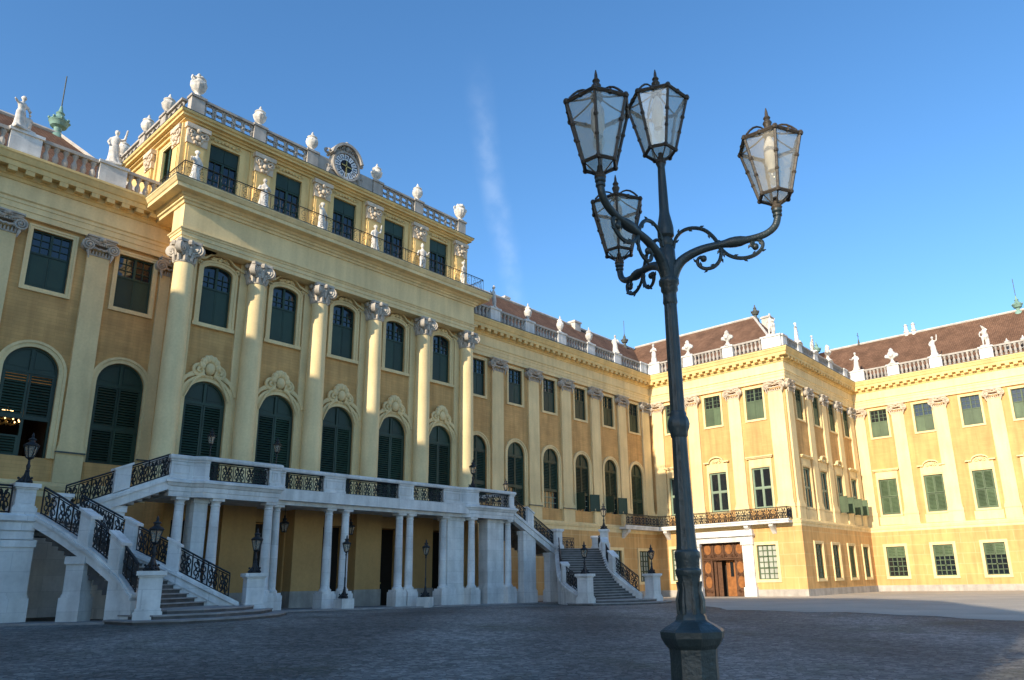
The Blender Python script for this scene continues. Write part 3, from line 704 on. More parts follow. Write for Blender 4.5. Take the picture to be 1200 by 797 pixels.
for z in (1.75, 1.62, 3.36): mb.box(FB2, PX-2.2, PX+2.2, -.3, -.2, z, z+.09)
for i in range(5):
    c = PX-2.15+i*1.07; mb.box(FB2, c-.05, c+.05, -.3, -.2, 1.86, 3.34)
    for sg in (-1, 1):
        if i < 4: scroll(mb, FB2, c+.53+sg*.34, 2.02, .16, -.24, -.22, 1.3, sg, 0, .03, 4); scroll(mb, FB2, c+.53+sg*.34, 3.18, .14, -.24, -.22, 1.3, -sg, 0, .03, 4)
for c in (PX-1.62, PX+1.72):
    for z in (-1.2, .27, 1.5):
        for sg in (-1, 1): scroll(mb, FB2, c+sg*.2, z, .16, -.24, -.22, 1.3, sg, 0, .03, 4)
mb.box(FB2, PX-2.2, PX-2.12, -.3, -.22, -1.7, 1.62); mb.box(FB2, PX+2.12, PX+2.2, -.3, -.22, -1.7, 1.62)
mb.build('ironwork', M['darkwood'], port)
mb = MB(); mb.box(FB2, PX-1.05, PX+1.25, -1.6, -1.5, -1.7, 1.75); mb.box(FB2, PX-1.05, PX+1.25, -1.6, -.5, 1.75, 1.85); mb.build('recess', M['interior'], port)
Fd = lambda q, t, z: (xB-.4+.5+.35*t+.9*(q)*.0+.0+(.02*q)-t*.0, PX-1.05+q, z)
mb = MB(); mb.box(FB2, PX-1.0, PX+.12, -.95, -.87, -1.68, 1.7)
dr = mb.build('door', M['wood'], port)
mb = MB(); mb.box(FB2, PX-.62, PX-.28, -.87, -.855, .1, 1.45); mb.build('pane', M['glass'], dr)
mb = MB(); mb.box(FB2, PX+.95, PX+1.2, -1.4, -.5, -1.68, 1.7); mb.box(FB2, PX+.5, PX+.95, -.75, -.7, -1.68, 1.7); mb.build('door', M['darkwood'], port)

# iron scroll panels ------------------------------------------------
def ironpanel(mb, P00, P10, P11, P01, cells=None, dense=1.0, r=.017, rail=.03, simple=False):
    P = [Vector(q) for q in (P00, P10, P11, P01)]
    def f(u, v): return (P[0]*(1-u)+P[1]*u)*(1-v)+(P[3]*(1-u)+P[2]*u)*v
    L = (P[1]-P[0]).length; H = (P[3]-P[0]).length
    mb.tube([f(0, 1), f(1, 1)], rail*1.3, 6); mb.tube([f(0, .04), f(1, .04)], rail*.8, 4)
    mb.tube([f(0, 0), f(0, 1)], rail, 4); mb.tube([f(1, 0), f(1, 1)], rail, 4)
    mb.tube([f(0, .9), f(1, .9)], r, 4)
    n = cells or max(1, round(L/(H*.62*dense)))
    for i in range(n):
        u0, u1 = i/n, (i+1)/n; du = u1-u0
        if i: mb.tube([f(u0, .04), f(u0, .9)], r, 4)
        def sp(cu, cv, ru, rv, a0, turns, sg):
            k = 11; mb.tube([f(cu+ru*(1-.75*j/k)*math.cos(a0+sg*turns*2*PI*j/k), cv+rv*(1-.75*j/k)*math.sin(a0+sg*turns*2*PI*j/k)) for j in range(k+1)], [r*1.2]*(k+1), 4)
        c = u0+du/2
        if simple:
            sp(c, .62, du*.3, .2, PI/2, 1.1, 1 if i % 2 else -1); sp(c, .28, du*.3, .18, -PI/2, 1.1, 1 if i % 2 else -1); mb.ball(f(c, .86), .03, 5); continue
        for sg in (-1, 1):
            sp(c+sg*du*.24, .66, du*.22, .2, PI/2, 1.25, sg); sp(c+sg*du*.24, .28, du*.22, .2, -PI/2, 1.25, -sg)
            mb.tube([f(c+sg*du*.24, .86), f(c+sg*du*.03, .55), f(c+sg*du*.24, .08)], r*1.2, 4)
            mb.ball(f(c+sg*du*.24, .47), .045, 5)
        mb.ball(f(c, .47), .06, 5)
# balcony wrapping the corner of A and B
bx, by = xB-1.35, yA-1.25
mb = MB()
mb.box(W, 57.7, bx, by, yA, 4.62, 4.84); mb.box(W, bx, xB, yC+.35, yA, 4.62, 4.84)
mb.box(W, 57.6, bx-.08, by-.08, by+.1, 4.84, 4.98); mb.box(W, bx-.08, bx+.1, yC+.27, by+.1, 4.84, 4.98)
bal = mb.build('balcony', M['stone'], PAL)
for y in (28.2, 30.6, 36.8, 39.2):
    mb = MB(); mb.prism(lambda s, t, z: (s, t, z), [(xB-1.2, 4.62), (xB-1.2, 4.42), (xB-.9, 4.2), (xB-.42, 3.75), (xB-.42, 4.62)], y-.2, y+.2); mb.build('bracket', M['stone'], bal)
for x in (58.4,):
    mb = MB(); mb.prism(lambda s, t, z: (t, s, z), [(yA-1.1, 4.62), (yA-1.1, 4.4), (yA-.8, 4.2), (yA-.36, 3.8), (yA-.36, 4.62)], x-.2, x+.2)
mb.build('bracket', M['stone'], bal)
mb = MB()
def rl(mb, a, b, z0, z1, n, simple=False, r=.024):
    for i in range(n):
        p = [a[k]+(b[k]-a[k])*i/n for k in (0, 1)]; q = [a[k]+(b[k]-a[k])*(i+1)/n for k in (0, 1)]
        ironpanel(mb, (*p, z0), (*q, z0), (*q, z1), (*p, z1), r=r, rail=.035 if not simple else .022, simple=simple)
rl(mb, (57.75, by), (bx, by), 4.98, 6.0, 3); rl(mb, (bx, by), (bx, yC+.4), 4.98, 6.0, 7); rl(mb, (bx, yC+.4), (xB-.4, yC+.4), 4.98, 6.0, 1)
mb.build('railing', M['iron'], bal)

# ------------------------------------------------------------------ left wing (L)
lw = [9.63, 13.6]; lp = [7.55, 11.72, 15.3]
ops = []
for s in lw+[5.6]: ops += [(s, 1.75, 14.45, 17.45, 0), (s, 2.3, 6.15, 11.45, 1.15)]
mb = MB(); wall(mb, FL, -15.8, 15.4, 5.0, 19.6, ops); mb.build('wall', M['ochreX'], PAL)
FL2 = lambda s, t, z: (s, yL-.35-t, z)
mb = MB(); wall(mb, FL2, -15.8, 15.4, -1.5, 4.35, [(11.6, 1.9, -1.2, 3.0, .9)], .5); mb.build('wall', M['ochre'], PAL)
mb = MB(); mb.box(FL2, 10.7, 12.5, -.5, -.4, -1.2, 3.0); mb.build('door', M['blackdoor'], PAL)
for k, s in enumerate(lw):
    win_upper(FL, s, 1.75, 14.45, 17.45, wd=.22); win_arch(FL, s, 2.3, 6.15, 11.45, wd=.32, lower='room' if k == 0 else 'louver', z_l=.44)
for s in lp: pilaster(FL, s, .52 if s < 15 else .46, 5.02, 6.5, 16.85, ZE)
pathL = [(-15.8, yL), (15.34, yL)]
mb = MB(); mb.sweep(pathL, STR); mb.build('string_course', M['trim'], PAL)
mb = MB(); mb.sweep(pathL, ARCH); mb.build('entablature', M['trim'], PAL)
mb = MB(); mb.sweep(pathL, CORN); modillions(mb, FL, -3.2, 15.0); mb.build('cornice', M['cornice'], PAL)
balustrade(FL, [(3.4, .7), (7.75, .72), (11.75, .72)], (-1, 15.3))

# ------------------------------------------------------------------ central block (M)
mx = [14.75+4.05*k for k in range(6)]; mw = [16.775+4.05*k for k in range(5)]
ops = []
for s in mw: ops += [(s, 1.62, 13.68, 17.1, .34), (s, 2.2, 4.72, 10.55, 1.1)]
mb = MB(); wall(mb, FM, 15.35, 35.3, 4.5, 20.0, ops); mb.quad((15.35, yM, -1.5), (15.35, yL, -1.5), (15.35, yL, 20), (15.35, yM, 20)); mb.quad((35.3, yM, -1.5), (35.3, yA, -1.5), (35.3, yA, 20), (35.3, yM, 20))
mb.build('wall', M['ochreX'], PAL)
for k, s in enumerate(mw):
    win_upper(FM, s, 1.62, 13.68, 17.1, blind=.60, rise=.34, orn=True, wd=.28, th=.1)
    win_arch(FM, s, 2.2, 4.72, 10.55, wd=.34, th=.12, orn=True, lower='louver' if k != 2 else 'louver', z_l=.34)
def composite(c, z0, z1, r, par, m):
    mb = MB(); h = z1-z0
    mb.lathe((c[0], c[1], z0), [(r*1.0, 0), (r*1.1, .04), (r*1.1, .09), (r*.95, .1), (r*1.0, h*.45), (r*1.25, h*.75), (r*1.3, h*.86)], 16)
    for row, (zz, rr, n, hh) in enumerate(((.1, 1.0, 10, h*.34), (h*.3, 1.05, 10, h*.34))):
        for i in range(n):
            a = 2*PI*(i+.5*row)/n
            pts = [(c[0]+math.cos(a)*r*q, c[1]+math.sin(a)*r*q, z0+zz+hh*w) for q, w in ((rr, 0), (rr+.06, .5), (rr+.16, .9), (rr+.3, 1.0), (rr+.33, .82))]
            mb.tube(pts, [.1, .11, .1, .07, .04], 5)
    for i in range(4):
        a = PI/4+i*PI/2; ca, sa = math.cos(a), math.sin(a); R = h*.27
        Fv = lambda s, t, z, ca=ca, sa=sa: (c[0]+ca*s-sa*t, c[1]+sa*s+ca*t, z)
        cc, cz = r*1.38, z1-.14-R
        for (q, ta) in ((R, .13), (R*.66, .19), (R*.32, .25)):
            mb.prism(Fv, [(cc+q*math.cos(2*PI*k/12), cz+q*math.sin(2*PI*k/12)) for k in range(12)], -ta, ta)
    n = 4
    A = []
    for i in range(4):
        a = PI/4+i*PI/2; a2 = a+PI/4
        A += [(c[0]+r*1.75*math.cos(a-.09), c[1]+r*1.75*math.sin(a-.09)), (c[0]+r*1.75*math.cos(a+.09), c[1]+r*1.75*math.sin(a+.09)), (c[0]+r*1.22*math.cos(a2), c[1]+r*1.22*math.sin(a2))]
    mb.vprism(A, z1-.15, z1-.003)
    for i in range(4): a = i*PI/2; mb.ball((c[0]+r*1.3*math.cos(a), c[1]+r*1.3*math.sin(a), z1-.16), .17, 7)
    return mb.build('capital', m, par, smooth=True)
for k, s in enumerate(mx):
    cx, cy, r = s, yM-.5, .5
    mb = MB()
    mb.lathe((cx, cy, 4.7), [(.72, 0), (.72, .28), (.7, .3), (.7, .42), (.6, .46), (.63, .6), (.56, .66), (.545, .72), (.545, 3.5), (.53, 6.), (.505, 8.5), (.47, 11.4), (.47, 11.72)], 24)
    c = mb.build('column', M['trim'], PAL, smooth=True)
    composite((cx, cy), 16.42, 17.65, .47, c, M['cap'])
    mb = MB(); mb.box(FM, s-.82 if k else 15.36, s+.82, 0, .14, 4.7, 17.64); mb.build('pilaster', M['trim'], PAL)
pathM = [(14.3, yL), (14.3, 37.0), (35.3, 37.0), (35.3, yA)]
pathN = [(15.4, yL), (15.4, 38.3), (14.3, 38.3), (14.3, 37.0), (35.3, 37.0), (35.3, yA)]
EM = [(-1.0, 17.65), (0, 17.65), (0, 17.88), (.04, 17.89), (.04, 18.1), (.08, 18.11), (.1, 18.2), (.16, 18.24), (.16, 18.3), (.02, 18.32), (.02, 19.7), (-1.0, 19.7)]
CM = [(-1.0, 19.702), (.1, 19.702), (.14, 19.82), (.24, 19.86), (.24, 19.98), (.34, 20.02), (.4, 20.14), (.82, 20.16), (.82, 20.36), (.88, 20.4), (.96, 20.54), (1.0, 20.58), (1.0, 20.66), (-1.0, 20.7)]
mb = MB(); mb.sweep(pathN, EM); mb.build('entablature', M['trim'], PAL)
mb = MB(); mb.sweep(pathM, CM); mb.vprism([(14.5, 37.5), (35.1, 37.5), (35.1, 50.6), (14.5, 50.6)], 20.3, 20.68); mb.build('cornice', M['trim'], PAL)
mb = MB(); mb.sweep(pathM, [(-.5, 20.702), (1.02, 20.662), (1.02, 20.70), (-.5, 20.74)]); mb.build('flashing', M['lead'], PAL)
# ground floor behind the terrace columns
mb = MB(); ops = [(s, 2.1, -1.3, 3.4, 0) for s in mw]; wall(mb, FM, 15.35, 35.3, -1.5, 4.5, ops, .9); mb.build('wall', M['ochre'], PAL)
for i, s in enumerate(mw):
    mb = MB(); mb.box(FM, s-1.04, s-.02, -.92, -.84, -1.25, 3.38); mb.box(FM, s+.02, s+1.04, -.92, -.84, -1.25, 3.38)
    for sg in (-.53, .53):
        for z in (-.9, .3, 1.7): mb.box(FM, s+sg-.36, s+sg+.36, -.84, -.81, z, z+1.0)
    dd = mb.build('door', M['blackdoor'], PAL)
    mb = MB(); mb.ball(FM(s+.12, -.78, .1), .06, 8); mb.build('handle', M['gold'], dd)
for s in mx[1:]:
    mb = MB(); mb.box(FM, s-.95, s+.95, 0, .9, -1.5, -.25); mb.build('plinth', M['bal'], PAL)
    mb = MB(); mb.box(FM, s-.9, s+.9, 0, .85, -.25, 4.3); mb.build('pier', M['ochre'], PAL)

# attic storey
tx = [15.05+4.03*k for k in range(6)]; tw = [17.065+4.03*k-.3+.06*k for k in range(5)]
mb = MB(); wall(mb, FT, 14.55, 35.6, 20.6, 25.3, [(s, 1.75, 20.9, 24.75, 0) for s in tw])
wall(mb, FS, yT, 50.5, 20.6, 25.3, [(40.85, 1.4, 20.9, 24.85, 0), (46.6, 1.2, 22.2, 24.2, 0)])
mb.quad((35.6, yT, 20.6), (35.6, 50.5, 20.6), (35.6, 50.5, 25.3), (35.6, yT, 25.3)); mb.quad((14.55, 50.5, 20.6), (35.6, 50.5, 20.6), (35.6, 50.5, 25.3), (14.55, 50.5, 25.3))
mb.build('wall', M['cornice'], PAL)
for s in tw:
    mb = MB(); a, b = s-.875, s+.875; z0, z1 = 20.9, 24.75; f = .08; zb = 23.75
    mb.box(FT, a, a+f, -.22, -.1, z0, z1); mb.box(FT, b-f, b, -.22, -.1, z0, z1); mb.box(FT, s-.07, s+.07, -.22, -.09, z0, zb); mb.box(FT, a+f, b-f, -.22, -.09, zb, zb+.1)
    for p, q in ((a+f, s-.07), (s+.07, b-f)): muntins(mb, FT, p, q, z0, zb, 2, 5, -.17, .05)
    o = mb.build('window', M['green'], PAL)
    g = MB(); g.box(FT, a+.01, b-.01, -.26, -.2, z0, zb+.05); g.build('pane', M['glass'], o)
    g = MB(); g.box(FT, a+f, s-.01, -.18, -.06, zb+.1, z1-.01); g.box(FT, s+.01, b-f, -.18, -.06, zb+.1, z1-.01); g.build('shutter', M['green'], o)
    g = MB(); g.box(FT, a-.3, a, 0, .09, 20.7, z1+.16); g.box(FT, b, b+.3, 0, .09, 20.7, z1+.16); g.box(FT, a, b, 0, .09, z1, z1+.16)
    for i in range(7): g.ball(FT(s+(i-3)*.22, .1, z1+.3-.03*abs(i-3)), .1, 6)
    for sg in (-1, 1): scroll(g, FT, s+sg*.75, z1+.3, .16, .06, .12, 1.2, sg, 0, .04)
    g.build('surround', M['cornice'], o)
mb = MB(); leaf(mb, FS, 40.15, 40.84, 20.9, 24.85, -.1); leaf(mb, FS, 40.86, 41.55, 20.9, 24.85, -.1)
o = mb.build('window', M['green'], PAL); surround_rect(FS, 40.85, 1.4, 20.95, 24.8, .18, .07, o, M['trim'])
mb = MB(); leaf(mb, FS, 46.0, 46.59, 22.2, 24.2, -.1, 'solid'); leaf(mb, FS, 46.61, 47.2, 22.2, 24.2, -.1, 'solid'); o = mb.build('window', M['darkwood'], PAL); surround_rect(FS, 46.6, 1.2, 22.25, 24.15, .15, .07, o, M['trim'])
def attic_pil(F, s, hw=.52):
    mb = MB(); mb.box(F, s-hw-.28, s+hw+.28, 0, .1, 20.7, 25.28); mb.box(F, s-hw, s+hw, .1, .24, 20.7, 24.1); mb.box(F, s-hw-.08, s+hw+.08, .1, .3, 20.7, 21.0); mb.box(F, s-hw+.1, s+hw-.1, .24, .28, 22.6, 23.9)
    o = mb.build('pilaster', M['cornice'], PAL)
    mb = MB(); mb.box(F, s-hw-.06, s+hw+.06, .1, .3, 24.1, 25.0); mb.box(F, s-hw-.16, s+hw+.16, .1, .42, 25.0, 25.27)
    for sg in (-1, 1): scroll(mb, F, s+sg*.36, 24.75, .24, .3, .4, 1.5, -sg, PI/2, .07)
    for i in range(3):
        for sg in (-1, 1): mb.ball(F(s+sg*(.12+.1*i), .32, 24.22+.18*i), .12, 6)
    mb.ball(F(s, .36, 24.5), .17, 8); mb.ball(F(s, .36, 24.95), .14, 8)
    mb.build('capital', M['capB'], o, smooth=True)
for s in tx: attic_pil(FT, s)
attic_pil(FS, 39.25, .42); attic_pil(FS, 43.0, .42); attic_pil(FS, 49.5, .42)
pathT = [(14.55, 50.5), (14.55, yT), (35.6, yT), (35.6, 50.5)]
mb = MB(); mb.sweep(pathT, [(-.3, 25.3), (.12, 25.3), (.16, 25.42), (.3, 25.45), (.3, 25.55), (.5, 25.57), (.5, 25.7), (.6, 25.74), (.64, 25.82), (.64, 25.88), (-.3, 25.9)])
mb.vprism([(14.6, 38.7), (35.5, 38.7), (35.5, 50.4), (14.6, 50.4)], 25.5, 25.87)
mb.build('cornice', M['cornice'], PAL)
mb = MB(); mb.sweep(pathT, [(-.2, 25.9), (.66, 25.882), (.66, 25.92), (-.2, 25.94)]); mb.build('flashing', M['lead'], PAL)
def rings_panel(F, a, b, t=.3, z0=25.94, z1=27.1):
    mb = MB(); mb.box(F, a, b, t-.26, t, z0, z0+.12); mb.box(F, a, b, t-.3, t+.05, z1-.14, z1)
    n = max(2, round((b-a)/.62)); w = (b-a)/n; R = .29; zc = (z0+z1)/2
    for i in range(n):
        c = a+(i+.5)*w
        for zz in (zc-.2, zc+.2): mb.tube([F(c+w*.42*math.cos(2*PI*k/12), t-.12, zz+.24*math.sin(2*PI*k/12)) for k in range(12)], .065, 5, closed=True)
        mb.tube([F(c+w/2, t-.12, z0+.12), F(c+w*.3, t-.12, zc), F(c+w/2, t-.12, z1-.14)], .06, 5)
        mb.ball(F(c+w/2, t-.12, zc), .11, 6)
    return mb.build('balustrade', M['bal'], PAL)
ZV = 27.14
vx = [14.85, 18.6, 22.2, 27.3, 30.95, 35.2]
def tped(F, p, h=.42, t=.34):
    b = MB(); b.box(F, p-h, p+h, t-.5, t+.06, 25.94, 26.1); b.box(F, p-h+.04, p+h-.04, t-.46, t+.02, 26.1, 27.0); b.box(F, p-h-.03, p+h+.03, t-.52, t+.1, 27.0, ZV); b.build('pedestal', M['bal'], PAL)
for p in vx: tped(FT, p)
for a, b in ((15.27, 18.18), (19.02, 21.78), (27.72, 30.53), (31.37, 34.78)): rings_panel(FT, a, b)
mb = MB(); mb.box(FT, 22.62, 26.88, .02, .3, 25.94, 27.1); mb.build('parapet', M['bal'], PAL)
sy = [41.4, 44.4, 48.2]
for p in sy: tped(FS, p)
for a, b in ((38.95, 40.98), (41.82, 43.98), (44.82, 47.78), (48.62, 50.4)): rings_panel(FS, a, b)
# clock
CK = (24.6, 27.0)
mb = MB()
hoodpts = arc(CK[0], CK[1]+.05, 1.05, 20, PI*1.02, -.02, rz=1.3)
mb.prism(FT, [(CK[0]-1.05, 26.4)]+hoodpts+[(CK[0]+1.05, 26.4)], -.02, .42)
top = arc(CK[0], CK[1]+.25, 1.22, 20, PI*.93, PI*.07, rz=1.36); bot = arc(CK[0], CK[1]+.25, 1.06, 20, PI*.93, PI*.07, rz=1.18)
mb.ring(FT, bot, top, -.1, .72)
for sg in (-1, 1):
    scroll(mb, FT, CK[0]+sg*1.28, CK[1]+.72, .2, .1, .5, 1.4, -sg, PI/2, .09); scroll(mb, FT, CK[0]+sg*1.3, CK[1]-.4, .26, .1, .4, 1.4, sg, PI/2, .1)
    mb.tube([FT(CK[0]+sg*(1.0+.08*i), .2, CK[1]-.2-.22*i) for i in range(5)], [.2, .22, .2, .16, .1], 8)
mb.ball(FT(CK[0], .4, CK[1]+1.65), .17, 8, sz=1.3); cartouche(mb, FT, CK[0], CK[1]+1.0, 1.0, .6, .4)
ck = mb.build('clock', M['bal'], PAL, smooth=True)
def circ(r, n=36): return [(CK[0]+r*math.cos(2*PI*i/n), CK[1]+r*math.sin(2*PI*i/n)) for i in range(n)]
mb = MB(); mb.prism(FT, circ(.92), .42, .47); mb.build('dial', M['black'], ck)
mb = MB()
def cring(r0, r1, t0, t1, n=36):
    mb.ring(FT, [(CK[0]+r0*math.cos(2*PI*i/n), CK[1]+r0*math.sin(2*PI*i/n)) for i in range(n+1)], [(CK[0]+r1*math.cos(2*PI*i/n), CK[1]+r1*math.sin(2*PI*i/n)) for i in range(n+1)], t0, t1)
cring(.90, 1.04, .42, .56); mb.build('bezel', M['bal'], ck)
mb = MB()
for h in range(12):      # white enamel plates carrying the hours
    a0, a1 = 2*PI*(h-.40)/12, 2*PI*(h+.40)/12; k = 4
    I = [(CK[0]+.45*math.sin(a0+(a1-a0)*i/k), CK[1]+.45*math.cos(a0+(a1-a0)*i/k)) for i in range(k+1)]
    O = [(CK[0]+.86*math.sin(a0+(a1-a0)*i/k), CK[1]+.86*math.cos(a0+(a1-a0)*i/k)) for i in range(k+1)]
    mb.ring(FT, I, O, .47, .49)
mb.build('hour_plate', M['white'], ck)
mb = MB(); ROM = ['XII', 'I', 'II', 'III', 'IIII', 'V', 'VI', 'VII', 'VIII', 'IX', 'X', 'XI']
def stroke(h, x0, y0, x1, y1, w=.022):
    a = 2*PI*h/12
    def q(x, y): return (CK[0]+x*math.cos(a)+y*math.sin(a), CK[1]-x*math.sin(a)+y*math.cos(a))
    dx, dy = x1-x0, y1-y0; l = math.hypot(dx, dy); nx_, ny_ = -dy/l*w/2, dx/l*w/2
    mb.prism(FT, [q(x0+nx_, y0+ny_), q(x1+nx_, y1+ny_), q(x1-nx_, y1-ny_), q(x0-nx_, y0-ny_)], .49, .497)
for h, tx_ in enumerate(ROM):
    wd = {'I': .045, 'V': .09, 'X': .09}; tot = sum(wd[c] for c in tx_); x = -tot/2
    for c in tx_:
        l = wd[c]; m_ = x+l/2
        if c == 'I': stroke(h, m_, .54, m_, .78)
        if c == 'V': stroke(h, x+.012, .78, m_, .54, .028); stroke(h, x+l-.012, .78, m_, .54)
        if c == 'X': stroke(h, x+.012, .78, x+l-.012, .54, .028); stroke(h, x+l-.012, .78, x+.012, .54)
        x += l
mb.build('numeral', M['black'], ck)
mb = MB()
def hand(ang, L, w, back=.2):
    ca, sa = math.cos(ang), math.sin(ang)
    q = lambda x, y: (CK[0]+x*ca+y*sa, CK[1]-x*sa+y*ca)
    mb.prism(FT, [q(-w, 0), q(-w*.8, L*.8), q(0, L), q(w*.8, L*.8), q(w, 0), q(w*.7, -back), q(-w*.7, -back)], .51, .53)
hand(PI*1.0, .8, .045, .42); mb.build('minute_hand', M['gold'], ck)
mb = MB(); hand(PI*.53, .42, .05, .36); mb.build('hour_hand', M['gold'], ck)
# terrace railing of the attic
mb = MB()
pr = [(13.75, 39.3), (13.75, 36.25), (35.55, 36.25), (35.55, 39.3)]
for (a, b, n) in ((pr[0], pr[1], 3), (pr[1], pr[2], 18), (pr[2], pr[3], 3)): rl(mb, a, b, 20.72, 21.7, n, True, .011)
mb.build('railing', M['iron'], PAL)

# ------------------------------------------------------------------ roofs
def roofpart(vs, fs, m='roof', name='roof', ridge=None):
    mb = MB(); mb.add(vs, fs); return mb.build(name, M[m], PAL)
z0 = 20.9
# right wing + pavilion + side wing
r1 = roofpart([(35.3, yA+.2, z0), (66, yA+.2, z0), (35.3, 46.5, 26.7), (72, 46.5, 26.7), (35.3, 53, z0), (78, 53, z0)], [(0,1,3,2), (2,3,5,4)])
r2 = roofpart([(xB+.2, yA+3, z0), (xB+.2, yC+.2, z0), (71.2, 46.5, 27.0), (71.2, 31.2, 27.0), (77.5, 53, z0), (77.5, yC+.2, z0)], [(0,1,3,2), (1,5,3), (2,3,5,4)])
r3 = roofpart([(xD+.2, yC+5, z0), (xD+.2, -3, z0), (89.5, yC+4, 27.1), (89.5, -3, 27.1), (96, yC+5, z0), (96, -3, z0), (70, yC+6, z0)], [(0,1,3,2), (2,3,5,4), (0,2,6)])
r3b = roofpart([(70, yC+.2, z0), (xD+.4, yC+.2, z0), (72, 31.5, 26.8), (89.5, 31.5, 26.8), (72, 38, z0), (96, 38, z0)], [(0,1,3,2), (2,3,5,4)])
r4 = roofpart([(-16, yL+.2, z0), (14.6, yL+.2, z0), (-16, 46.2, 26.0), (10.4, 46.2, 26.0), (-16, 52, z0), (14.6, 52, z0)], [(0,1,3,2), (1,5,3), (2,3,5,4)])
for r, pts in ((r1, [(35.3, 46.5, 26.74), (71, 46.5, 26.74)]), (r2, [(71.2, 46.5, 27.04), (71.2, 31.2, 27.04)]), (r2, [(71.2, 31.2, 27.02), (xB+.3, yC+.3, 20.95)]), (r3, [(89.5, yC+4, 27.14), (89.5, -3, 27.14)]), (r4, [(-16, 46.2, 26.05), (10.4, 46.2, 26.05)]), (r4, [(10.4, 46.2, 26.03), (14.5, 40.95, 20.95)])):
    mb = MB(); mb.tube(pts, .13, 6); mb.build('ridge', M['chimney'], r)
def chimney(r, x, y, z, w=.5, h=1.2, d=None):
    mb = MB(); d = d or w; mb.box(W, x-w, x+w, y-d, y+d, z-1.5, z+h); mb.box(W, x-w-.1, x+w+.1, y-d-.1, y+d+.1, z+h-.25, z+h-.08); mb.build('chimney', M['chimney'], r)
chimney(r1, 59.3, 46.4, 26.6, .5, .6); chimney(r1, 49.1, 47, 26.6, .3, .7); chimney(r2, 72.3, 30.2, 25.6, .45, 1.5)
for dy in (-.45, .35):
    mb = MB(); mb.lathe((89.5, 20.4+dy, 26.4), [(.24, 0), (.24, .9), (.3, .95), (.3, 1.1), (.18, 1.15), (.18, 1.7), (.26, 1.75), (.02, 2.0)], 10); mb.build('chimney', M['statue'], r3)
def dormer(r, F, s, t, z, w=.5):
    mb = MB(); mb.prism(lambda a, b, c: F(a, b, c), [(s-w, z), (s+w, z), (s+w*.8, z+.45), (s, z+.65), (s-w*.8, z+.45)], t-1.5, t); mb.build('dormer', M['darkwood'], r)
dormer(r3, FD, 16.0, -.9, 21.9); dormer(r3, FD, 11.5, -.9, 21.9); dormer(r3, FD, 24.4, -.7, 21.6, .4)
# roof of C wing hip already above; back walls closing the block
mb = MB(); mb.quad((-16, 52, -2), (35.5, 52, -2), (35.5, 52, 20.9), (-16, 52, 20.9)); mb.quad((35, 53, -2), (100, 53, -2), (100, 53, 20.9), (35, 53, 20.9)); mb.quad((96, 53, -2), (96, -3, -2), (96, -3, 20.9), (96, 53, 20.9)); mb.quad((xD, -3, -2), (96, -3, -2), (96, -3, 21), (xD, -3, 21))
mb.build('wall', M['ochreX'], PAL)

# matching pavilion and side wing on the left, outside the picture (unseen; roofs reshaped to throw the courtyard's shade)
XL, XDL = -15.8, -34.5
FBl = lambda s, t, z: (XL+t, s, z); FDl = lambda s, t, z: (XDL+t, s, z); FCl = lambda s, t, z: (s, yC-t, z)
mb = MB(); wall(mb, FBl, yC, yL, -1.8, 19.6, []); wall(mb, FCl, XDL, XL, -1.8, 19.6, []); wall(mb, FDl, -1.3, yC, -1.8, 19.6, []); mb.quad((XDL, -1.3, -2), (-48, -1.3, -2), (-48, -1.3, 21), (XDL, -1.3, 21))
mb.build('wall', M['ochreX'], PAL)
pl = [(XDL, -1.3), (XDL, yC), (XL, yC), (XL, yL)]
mb = MB(); mb.sweep(pl, ARCH); mb.build('entablature', M['trim'], PAL); mb = MB(); mb.sweep(pl, CORN); mb.build('cornice', M['cornice'], PAL)
RDG = (-19.2, 26.9)
roofpart([(XL-.2, yL+.5, z0), (XL-.2, yC+.2, z0), (RDG[0], 47, RDG[1]), (RDG[0], yC+4, RDG[1]), (-30, 47, z0), (-30, yC+.2, z0)], [(0,1,3,2), (1,5,3), (2,3,5,4)])
roofpart([(XDL-.2, yC+3, z0), (XDL-.2, -1.5, z0+2), (-39, yC+3, 33.4), (-39, 11, 33.4), (-48, yC+3, z0), (-48, -1.5, z0+2), (-39, 4.5, 31.2), (-39, -.8, 26.4)], [(0,1,7,6,3,2), (2,3,6,7,5,4), (1,5,7), (0,2,4)])  # unseen side wing roof, raised above its twin to place the ground shadow edge
_rl = [o for o in bpy.data.objects if o.name.startswith('roof')][-2]
chimney(_rl, -18.6, 38.4, 26.5, .7, 3.2, 2.1)  # unseen stack added to shade the left wing pilasters
balustrade(FBl, [(39.9, .8), (35.75, .6), (31.28, .6), (26.75, 1.0)], (yC-.36, yL-.4))
# ------------------------------------------------------------------ terrace with its double staircase
TER = thing('terrace_staircase', 'white stone terrace on paired columns with curved double staircase and iron scroll railings', 'staircase', (24.5, 33.5, -1.2))
ST = M['stone']
front = [(13.5, 36.0), (13.5, 33.1), (14.45, 33.1), (14.85, 32.78), (18.5, 32.8), (18.55, 33.45), (29.55, 33.45), (31.0, 33.47), (31.45, 33.2), (31.9, 33.1), (35.35, 33.1), (35.35, 36.0)]
mb = MB(); mb.vprism([(13.6, 37.88), (13.6, 33.2), (35.25, 33.2), (35.25, 37.88)], 4.1, 4.66); mb.vprism([(15, 33.3), (15, 32.9), (18.4, 32.95), (18.4, 33.3)], 4.1, 4.655); mb.build('deck', ST, TER)
mb = MB(); mb.sweep(front, [(-.35, 3.9), (0, 3.9), (0, 4.12), (.03, 4.13), (.03, 4.32), (.08, 4.36), (.14, 4.48), (.2, 4.5), (.2, 4.6), (.1, 4.66), (-.35, 4.66)]); mb.build('entablature', ST, TER)
